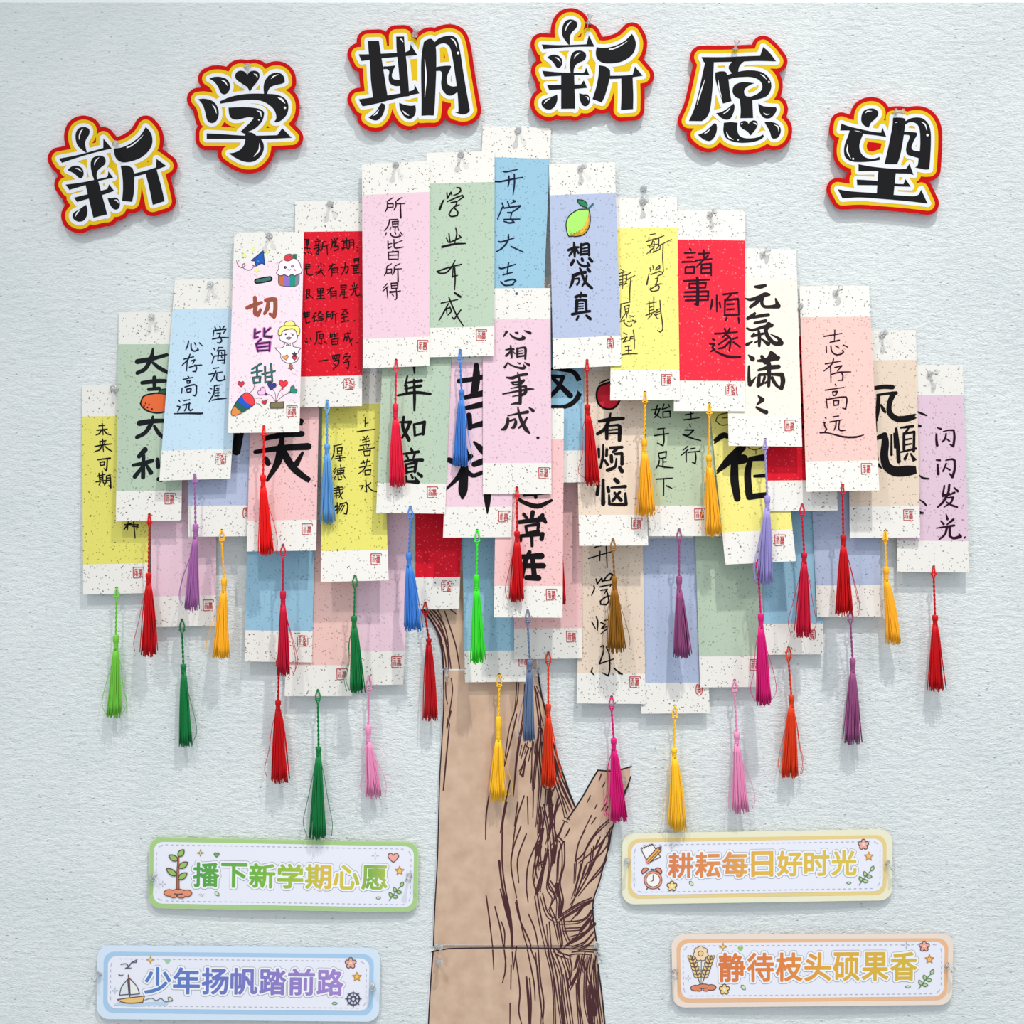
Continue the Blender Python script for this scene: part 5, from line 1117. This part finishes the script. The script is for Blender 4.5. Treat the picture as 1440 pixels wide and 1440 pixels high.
write('M6', 500, 480, 4.8, 30, INK, """700,268,28 790,255,28 860,240,28 960,225,26;815,160,28 815,250,46 800,350,42;735,380,24 860,350,36 920,340,30;745,450,24 860,425,36 930,410,30;765,500,34 770,580,34;765,580,22 860,555,34 930,545,30;930,440,30 925,550,30;
800,680,14 850,730,38 880,760,30;800,830,32 860,810,36 960,790,30;630,800,30 700,820,36 780,775,26;735,710,20 770,790,18;735,850,40 690,920,28 610,1000,12;735,850,46 725,1000,54 722,1055,20;735,860,26 790,905,26 860,885,22 950,870,24;885,760,30 890,1035,42 890,1160,8""")
write('M3', 330, 540, 4.5, 30, INK, "190,345,26 310,320,34 425,315,32;300,280,34 300,330,26 295,400,36;130,430,22 300,405,32 465,395,38;295,400,46 270,500,38 205,610,16;300,420,42 380,540,38 510,635,24;430,435,16 390,505,32;195,475,32 210,500,32;405,245,20 420,250,20;220,265,30 420,235,30")
write('M2', 100, 560, 4.5, 50, INK, "1075,180,50 1060,240,50 1045,335,46")
write('M7', 670, 380, 3.6, 16, INK, "300,640,16 290,560,18 330,510,16 385,500,13 430,503,16 490,515,20 520,560,22 525,610,22 500,660,22 450,690,18 385,690,14 330,680,14;385,545,15 440,600,22 475,635,24;370,535,15 440,540,16 410,600,20 370,640,18")
write('M8', 670, 380, 3.6, 14, INK, "215,1160,15 240,1175,18 310,1195,22 380,1165,12;300,1110,22 300,1150,15;240,1140,12 360,1125,16;285,1225,20 280,1255,18;240,1235,15 255,1255,14;335,1240,18 310,1260,14;215,1275,18 340,1260,22 350,1275,15;250,1295,13 255,1330,13;250,1295,11 315,1285,16 310,1320,13;255,1330,11 315,1320,13;225,1345,15 335,1335,18 330,1360,20;280,1335,16 282,1395,13;225,1345,15 225,1370,11")
write('M8', 560, 740, 3.6, 18, INK, "620,155,20 725,150,28;665,130,18 640,190,22 625,270,15;640,200,22 735,200,24;680,165,20 690,260,24;650,260,22 710,262,26")
write('M11', 890, 520, 5.144, 40, INK, "590,520,26 650,475,36 690,480,32 740,470,30;790,560,50 750,600,52 690,660,52 610,740,20;735,680,46 735,800,52 755,930,42;760,650,62 800,645,58;850,650,32 830,750,42 840,900,46;850,645,28 950,635,42 1010,640,40;880,770,18 960,765,24 1000,765,20;840,920,38 960,905,34 1010,900,30;1000,640,36 1005,900,36")
write('M11', 890, 520, 5.144, 6, PENINK, "690,310,6 620,330,6 600,370,6 640,400,6 690,395,6;645,350,6 690,345,6;830,560,5 880,580,5 940,560,5;890,580,5 890,610,5")
write('M12', 930, 270, 3.891, 12, INK, "735,880,14 775,905,14 830,900,14;740,1160,14 780,1170,16;745,950,12 790,945,12 850,930,12;750,1270,12 782,1290,14")

def draw_orange(d):
    d.at(180, 480, 6.86); o = "120,600 150,530 230,505 300,500 400,520 430,590 390,660 300,690 200,675 140,635"
    d.fill(o, mat('crayon orange', (230, 104, 52), .6), 0); d.line(o, 15, MARK, 1, False, True)
    d.fill("285,500! 320,465 380,460 420,480 390,508!", mat('crayon dark green', (30, 84, 62), .6), 2); d.line("285,500 320,465 380,460 420,480", 8, MARK, 3)
    for x, y in ((170, 598), (203, 610), (188, 637), (155, 622), (232, 652)): d.disc(x, y, 8, MARK, 2)
def draw_lemon(d):
    d.at(740, 200, 4); o = "350,375! 320,376 290,380 245,410 225,450 228,500 240,530! 262,528 280,530 320,520 345,495 360,450 358,400"
    d.fill(o, mat('crayon lime', (166, 230, 104), .6), 0)
    d.fill("352,380! 345,430 320,480 280,508 240,522! 242,530! 262,528 280,530 320,520 345,495 360,450 358,400", mat('crayon gold', (196, 150, 40), .6), 1)
    d.fill("300,500 325,470 345,430 352,440 340,480 315,508", mat('crayon ochre', (226, 180, 60), .6), 2)
    d.line(o, 5, INK, 3, False, True)
    for x, y in ((246, 500), (258, 505), (252, 515), (270, 512), (285, 505), (300, 495), (318, 492), (330, 480), (335, 490)): d.disc(x, y, 2.4, INK, 4)
    d.fill("342,368! 312,358 290,335 288,322! 322,326 342,345!", mat('crayon leaf', (24, 128, 80), .6), 1); d.line("342,368 312,358 290,335 288,322 322,326 342,345", 4, INK, 3, False, True)
    d.line("348,375,10 375,348,10", 10, mat('crayon teal', (34, 100, 96), .6), 4)
def draw_apple(d):
    d.at(670, 380, 3.6); o = "650,575 690,565 725,580 735,620 720,670 690,700 650,700 618,675 608,630 620,590"
    d.fill(o, mat('crayon apple red', (206, 16, 44), .6), 0); d.line(o, 10, INK, 1, False, True); d.line("625,572 650,560 672,552", 8, INK, 2)
def draw_sweet(d):
    cm = lambda rgb: mat('crayon %d %d %d' % rgb, rgb, .6)
    L = mat('fine doodle line', (52, 40, 52), .6); d.at(320, 340, 11.08)
    ys = cm((236, 244, 130))
    for x, y in ((258, 205), (400, 118), (615, 162), (452, 445)): star(d, x, y, 38, 4, ys, ys, .5, -90, 1)
    p = "555,140! 370,290! 430,300! 440,380! 525,335! 580,355!"
    d.fill(p, cm((10, 84, 178)), 0); d.line(p.replace('!', ''), 12, mat('crayon navy line', (16, 44, 100), .6), 1, False, True); d.line("555,150 445,360", 6, cm((40, 120, 210)), 2); d.line("470,295 490,305", 8, cm((150, 190, 240)), 2)
    d.line("138,292 165,370 230,405 270,370 260,335 235,350 240,400 310,440 370,430 412,380", 7, L, 1, False); d.line("388,370 415,372 412,398", 7, L, 1, False)
    d.line("455,615,84 560,595,92 660,575,84", 90, INK, 0, False); d.line("458,615,44 560,595,54 655,577,48", 50, cm((50, 110, 104)), 1, False)
    R = cm((200, 40, 40)); B = cm((138, 82, 58)); s = "305,1030 410,985 530,945;425,870 435,1000 430,1110 470,1140 515,1060;595,910 690,895 745,900 745,1060 725,1165 660,1125;635,935 620,1040 575,1120"
    d.strokes(s.replace(';', ';'), 66, R, 0); d.strokes(s, 44, B, 1)
    f = "800,420! 800,350 850,290 960,262 1060,265 1120,320 1140,390 1162,430 1140,495 1090,505! 1050,530 1000,500! 950,540 885,512! 840,525 800,520 760,480 800,420!"
    d.fill("795,515! 870,515! 885,690! 830,680 795,640!", cm((198, 106, 60)), 0); d.fill("870,515! 970,515! 965,697! 885,692!", cm((140, 106, 196)), 0); d.fill("970,515! 1055,510! 1055,690! 965,697!", cm((20, 142, 124)), 0); d.fill("1055,505! 1117,500! 1112,640! 1055,690!", cm((124, 128, 142)), 0)
    d.line("793,515 793,640 830,682 965,698 1060,688 1112,640 1118,500", 8, L, 1, False)
    d.fill(f, cm((252, 232, 242)), 2); d.line(f.replace('!', ''), 9, L, 3, False)
    b = "880,255 905,210 965,190 1015,205 1012,260 950,298 895,290"
    d.fill(b, cm((226, 50, 62)), 3); d.line(b, 8, L, 4, False, True); d.fill("1010,200! 1040,188 1092,195! 1075,215 1080,255! 1045,262 1015,250", cm((40, 108, 84)), 4)
    for x, y in ((925, 225), (955, 240), (930, 262), (975, 225)): d.disc(x, y, 5, L, 5)
    for x, y in ((900, 398), (1010, 380)): d.disc(x, y, 21, INK, 3); d.disc(x+5, y-3, 6, GLINT, 4)
    d.line("940,425 958,450 985,425", 8, L, 3); d.line("1035,425,14 1055,445,18", 16, cm((236, 70, 100)), 3); d.line("880,455 890,465", 10, cm((240, 130, 150)), 3)
    d.at(320, 450, 9.6)
    s = "370,125 365,240 410,230;370,185 440,155;495,115 495,220 590,232 600,215;575,110 500,175;450,260 400,310;385,325 410,425;385,325 570,300 565,420;410,370 560,350;410,415 560,405"
    d.strokes(s, 48, cm((206, 110, 190)), 0); d.strokes(s, 24, mat('crayon deep violet', (56, 16, 66), .6), 1)
    s = "450,590 330,665;325,715 465,685;395,640 400,770;345,780 355,850;345,780 440,770 435,840;355,850 440,840;470,730 640,690;505,630 510,840;585,595 605,830;515,775 600,760;510,840 605,830"
    d.strokes(s, 34, mat('crayon deep teal', (20, 72, 74), .6), 0); d.strokes(s, 10, cm((58, 128, 122)), 1)
    # child in a straw hat
    face = "728,150! 700,240 740,290 840,312 920,290 945,220 930,150!"
    d.fill(face, cm((253, 233, 241)), 0); d.line(face.replace('!', ''), 8, L, 1, False)
    brim = "680,180 700,110 760,78 850,68 940,75 977,130 965,205 935,205! 928,160 890,118 820,122 745,150 722,207! 690,205"
    d.fill(brim, cm((247, 240, 130)), 2); d.line(brim.replace('!', ''), 8, L, 3, False, True)
    cr_ = "765,75! 780,30 850,12 900,30 915,72! 840,78"; d.fill(cr_, cm((247, 240, 130)), 3); d.line(cr_.replace('!', ''), 8, L, 4, False, True)
    d.disc(785, 190, 13, INK, 2); d.line("855,180 890,200 862,215", 8, L, 2); d.line("790,245 825,230 860,240 830,262", 9, L, 2, False, True)
    body = "640,375! 700,378 750,365! 775,312! 880,312! 885,360! 940,370 990,380! 955,420! 965,480 935,550 860,582 780,570 720,510 715,455!"
    d.fill(body, cm((253, 236, 243)), 0); d.line(body.replace('!', ''), 8, L, 1, False, True)
    d.line("800,318 790,350 830,335 800,318", 7, L, 2, False); d.line("845,320 850,350 820,335", 7, L, 2, False)
    heart(d, 785, 505, 40, cm((242, 166, 96)), L, 1, -15, 7); heart(d, 905, 508, 38, cm((232, 50, 56)), L, 1, 0, 7); star(d, 905, 465, 42, 5, mat('crayon slate', (54, 54, 76), .6), L, .4, -90, 4, 2)
    d.line("850,582,30 850,640,24", 28, cm((168, 112, 70)), 0); star(d, 855, 640, 42, 5, cm((168, 112, 70)), L, .5, 90, 4, 1)
    # party popper and balloon hearts
    con = "45,1240! 90,1150 150,1060 210,1000 270,980 340,1030 368,1110 350,1145 290,1190 200,1250 100,1290 55,1285"
    d.fill(con, cm((222, 140, 70)), 0)
    d.fill("85,1160! 150,1060 210,1000 270,980 340,1030 368,1110 350,1145 290,1190 195,1252!", mat('crayon bottle green', (24, 96, 84), .6), 1)
    d.fill("125,1095! 160,1050 210,1000 270,980 340,1030 368,1110 350,1145 300,1185! 230,1170", cm((16, 84, 200)), 2)
    d.fill("195,1015! 270,978 340,1030 368,1110 345,1148! 280,1130 230,1090", cm((238, 56, 62)), 3); d.line(con.replace('!', ''), 7, L, 4, False, True)
    for q in ("225,915 240,940 235,975", "362,870 350,930 305,978", "380,1055 420,1050 462,1060", "390,1130 430,1135 468,1185"): d.line(q, 6, L, 1)
    heart(d, 182, 862, 46, cm((222, 44, 56)), L, 1, 0, 6); heart(d, 498, 1110, 38, cm((222, 44, 56)), L, 1, -20, 6)
    heart(d, 468, 968, 62, cm((246, 190, 230)), L, 1, -50, 7); heart(d, 595, 888, 62, cm((50, 56, 132)), L, 1, 15, 7); heart(d, 752, 860, 62, cm((238, 50, 60)), L, 1, 5, 7); heart(d, 885, 945, 56, cm((24, 140, 118)), L, 1, 50, 7)
    for q in ("520,1000 590,1020 650,1105", "610,935 645,1000 652,1105", "738,925 690,990 656,1105", "830,980 740,1030 660,1105"): d.line(q, 6, L, 0, False)
    d.disc(520, 998, 18, mat('crayon knot', (54, 56, 100), .6), 2); d.disc(738, 926, 14, R, 2); d.disc(832, 975, 14, cm((24, 120, 100)), 2)
    d.fill("578,1115! 760,1102! 755,1190! 580,1192!", mat('crayon planter', (126, 112, 80), .6), 1); d.line("578,1115 760,1102 755,1190 580,1192", 9, mat('crayon planter line', (70, 60, 44), .6), 2, False, True)
DRAW = {'F2': ('orange_drawing', draw_orange), 'F9': ('lemon_drawing', draw_lemon), 'M9': ('apple_drawing', draw_apple), 'F4': ('doodles', draw_sweet)}

for key in ORDER:
    q, zf, inv = CARD[key]
    cx, cy = (q[0][0]+q[1][0])/2, (q[0][1]+q[1][1])/2
    root = thing('tasselled_bookmark', LABEL[key], 'bookmark', W(cx, cy, zf(cx, cy)), GROUP); ROOT[key] = root
    card_mesh(key, root); seal(key, root)
    zd = (lambda zf: lambda x, y: zf(x, y)+TH)(zf)
    for ox, oy, k, w, ink, st in WRITE.get(key, []):
        d = Decal(zd, lift=0.0001); d.at(ox, oy, k); d.fat = 1.18; d.strokes(st, w, ink)
        # ink stops at the card's edge
        keep = []
        for t in range(len(d.F)):
            ok = True
            for vi in d.F[t]:
                v = d.V[vi]; kk = (D+v.y)/D; px, py = v.x/(S*kk)+720, 720-(v.z-CZ)/(S*kk); u, w_ = inv(px, py)
                if not (-.004 < u < 1.004 and 0 < w_ < 1): ok = False
            if ok: keep.append(t)
        d.F = [d.F[t] for t in keep]; d.M = [d.M[t] for t in keep]
        d.build('handwriting', root)
    if key in DRAW:
        nm, fn = DRAW[key]; d = Decal(zd, lift=0.0001); fn(d); d.build(nm, root)
    tassel(key, root)

# ------------------------------------------------------------------ clear push pins
CLEAR = bpy.data.materials.new('clear plastic'); CLEAR.use_nodes = True
_nt = CLEAR.node_tree; _nt.nodes.remove(_nt.nodes['Principled BSDF']); _o = _nt.nodes['Material Output']
_t = N(_nt, 'ShaderNodeBsdfTransparent'); _t.inputs[0].default_value = (0.90, 0.93, 0.94, 1)
_gl = N(_nt, 'ShaderNodeBsdfGlossy'); _gl.inputs['Roughness'].default_value = 0.06
_rf = N(_nt, 'ShaderNodeBsdfRefraction'); _rf.inputs['IOR'].default_value = 1.3; _rf.inputs['Roughness'].default_value = 0.05
_fr = N(_nt, 'ShaderNodeFresnel'); _fr.inputs['IOR'].default_value = 1.5
_m1 = N(_nt, 'ShaderNodeMixShader'); _m1.inputs[0].default_value = 0.5
_nt.links.new(_t.outputs[0], _m1.inputs[1]); _nt.links.new(_rf.outputs[0], _m1.inputs[2])
_df = N(_nt, 'ShaderNodeBsdfDiffuse'); _df.inputs[0].default_value = (0.92, 0.93, 0.94, 1); _m3 = N(_nt, 'ShaderNodeMixShader'); _m3.inputs[0].default_value = 0.2
_nt.links.new(_m1.outputs[0], _m3.inputs[1]); _nt.links.new(_df.outputs[0], _m3.inputs[2])
_m2 = N(_nt, 'ShaderNodeMixShader'); _nt.links.new(_fr.outputs[0], _m2.inputs[0]); _nt.links.new(_m3.outputs[0], _m2.inputs[1]); _nt.links.new(_gl.outputs[0], _m2.inputs[2])
_nt.links.new(_m2.outputs[0], _o.inputs['Surface'])
STEEL = bpy.data.materials.new('pin steel'); STEEL.use_nodes = True
_b = STEEL.node_tree.nodes['Principled BSDF']; _b.inputs['Metallic'].default_value = 1; _b.inputs['Roughness'].default_value = .3; _b.inputs['Base Color'].default_value = (.6, .6, .62, 1)

def pin(x, y, z, dx, dy, label, n=12.0):
    """flange at (x, y) on a surface z out; the knob's end shows dx, dy pixels away from the flange"""
    a = W(x, y, z); c = W(x+dx, y+dy, z+math.sqrt(max(20, n*n-dx*dx-dy*dy))*S); ax = (c-a).normalized()
    root = thing('push_pin', label, 'push pin', a, 'clear push pins')
    V, F = [], []
    lathe(V, F, a, ax, [(1.2*S, 0), (4.2*S, .1*S), (4.6*S, .9*S), (4.2*S, 1.7*S), (2.6*S, 2.3*S), (2.0*S, 4*S), (2.1*S, 9*S), (3.0*S, 10.6*S), (3.9*S, 11.2*S), (4.0*S, 12.4*S), (3.3*S, 13.2*S), (1.6*S, 13.4*S)], 16)
    put('pin_head', V, F, CLEAR, root, smooth=True)
    V, F = [], []; lathe(V, F, a, ax, [(.15*S, -8*S), (.55*S, -6*S), (.55*S, 6.5*S)], 8); put('needle', V, F, STEEL, root, smooth=True)
SHORT = {'F1': 'yellow 未来可期 bookmark', 'F2': 'green 大吉大利 bookmark', 'F3': 'ice blue 学海无涯 bookmark', 'F4': 'doodled pale pink bookmark', 'F5': 'red six-row bookmark', 'F6': 'pink 所愿皆所得 bookmark',
 'F7': 'green 学业有成 bookmark', 'F8': 'sky blue 开学大吉 bookmark', 'F9': 'lavender lemon bookmark', 'F10': 'yellow 新学期 bookmark', 'F11': 'brightly lit red 諸事順遂 bookmark', 'F12': 'cream 元氣滿 bookmark',
 'F13': 'peach 志存高远 bookmark', 'F14': 'beige bold-brush bookmark', 'F15': 'lilac 闪闪发光 bookmark'}
for key, x, y, dx, dy in (('F1', 158, 546, 7, 3), ('F2', 213, 445, 1, 3), ('F3', 296, 400, 0, 2), ('F4', 379, 332, -2, -3), ('F5', 464, 287, 0, -2), ('F6', 556.5, 232, 0, -2), ('F7', 648, 218, 0, -3), ('F8', 728.5, 184, 1, -3),
        ('F9', 816, 237, 5, -3), ('F10', 904, 285, 4, -3), ('F11', 998, 302, 6, -4), ('F12', 1072, 357, 8, -6), ('F13', 1175, 412, 6, -6), ('F14', 1240, 471, 5, -3), ('F15', 1307, 526, 8, -2)):
    pin(x, y, CARD[key][1](x, y)+TH, dx, dy, 'clear push pin through the top of the '+SHORT[key])
pin(770, 404, 0.0035, 3, -1, 'clear push pin beside the right edge of the pink 心想事成 bookmark')
pin(1124, 432, 0.004, 2, -2, 'clear push pin between the cream and the peach bookmarks')
pin(905, 266, 0.0, 1, -3, 'tiny clear push pin in the bare board above the yellow 新学期 bookmark')
for x, y, dx, dy, l in ((162, 202, 0, 1, 'in the leftmost sign 新'), (347, 94, 2, -1, 'in the top of the sign 学'), (583, 49, 2, -6, 'in the top of the sign 期'), (827, 34, 3, -13, 'in the topmost sign 新'), (1034, 70, 2, -11.5, 'in the top of the sign 愿'), (1259, 157, 11, 0, 'lying sideways on the sign 望')):
    pin(x, y, 0.0088, dx, dy, 'clear push pin '+l, 13.5)
for x, y, dx, dy, z, l in ((627.5, 940, 0.5, 12, .0014, 'at the upper left seam of the trunk'), (754.5, 939, -1, 12, .0014, 'at the upper right seam of the trunk, by the slate tassel'),
        (615, 1331, 5, 2, .0017, 'at the left end of the lower trunk seam'), (616, 1352, 3, 2, .0022, 'just below the left end of the lower trunk seam'),
        (838.6, 1330, 1, -3, .0017, 'at the right end of the lower trunk seam'), (840, 1342, 3, 11, .0022, 'just below the right end of the lower trunk seam'), (876, 1097, 1, 2, .0017, 'in the sawn branch stub'),
        (213, 1236, 6, -8, .0045, 'in the left end of the sprout slogan strip'), (576, 1230, -2, 8, .0045, 'in the right end of the sprout slogan strip'), (140.6, 1369, -8, 8, .0045, 'in the left end of the sailboat slogan strip'), (524, 1391, 0, -8, .0045, 'in the right end of the sailboat slogan strip'),
        (882, 1211, 0, 3, .0045, 'in the left end of the alarm clock slogan strip'), (1247, 1213, 8, 7, .0045, 'in the right end of the alarm clock slogan strip'), (949.6, 1365, 0, 9, .0045, 'in the left end of the wheat slogan strip'), (1331, 1357, 8, 6, .0045, 'in the right end of the wheat slogan strip')):
    pin(x, y, z, dx, dy, 'clear push pin '+l, 13)
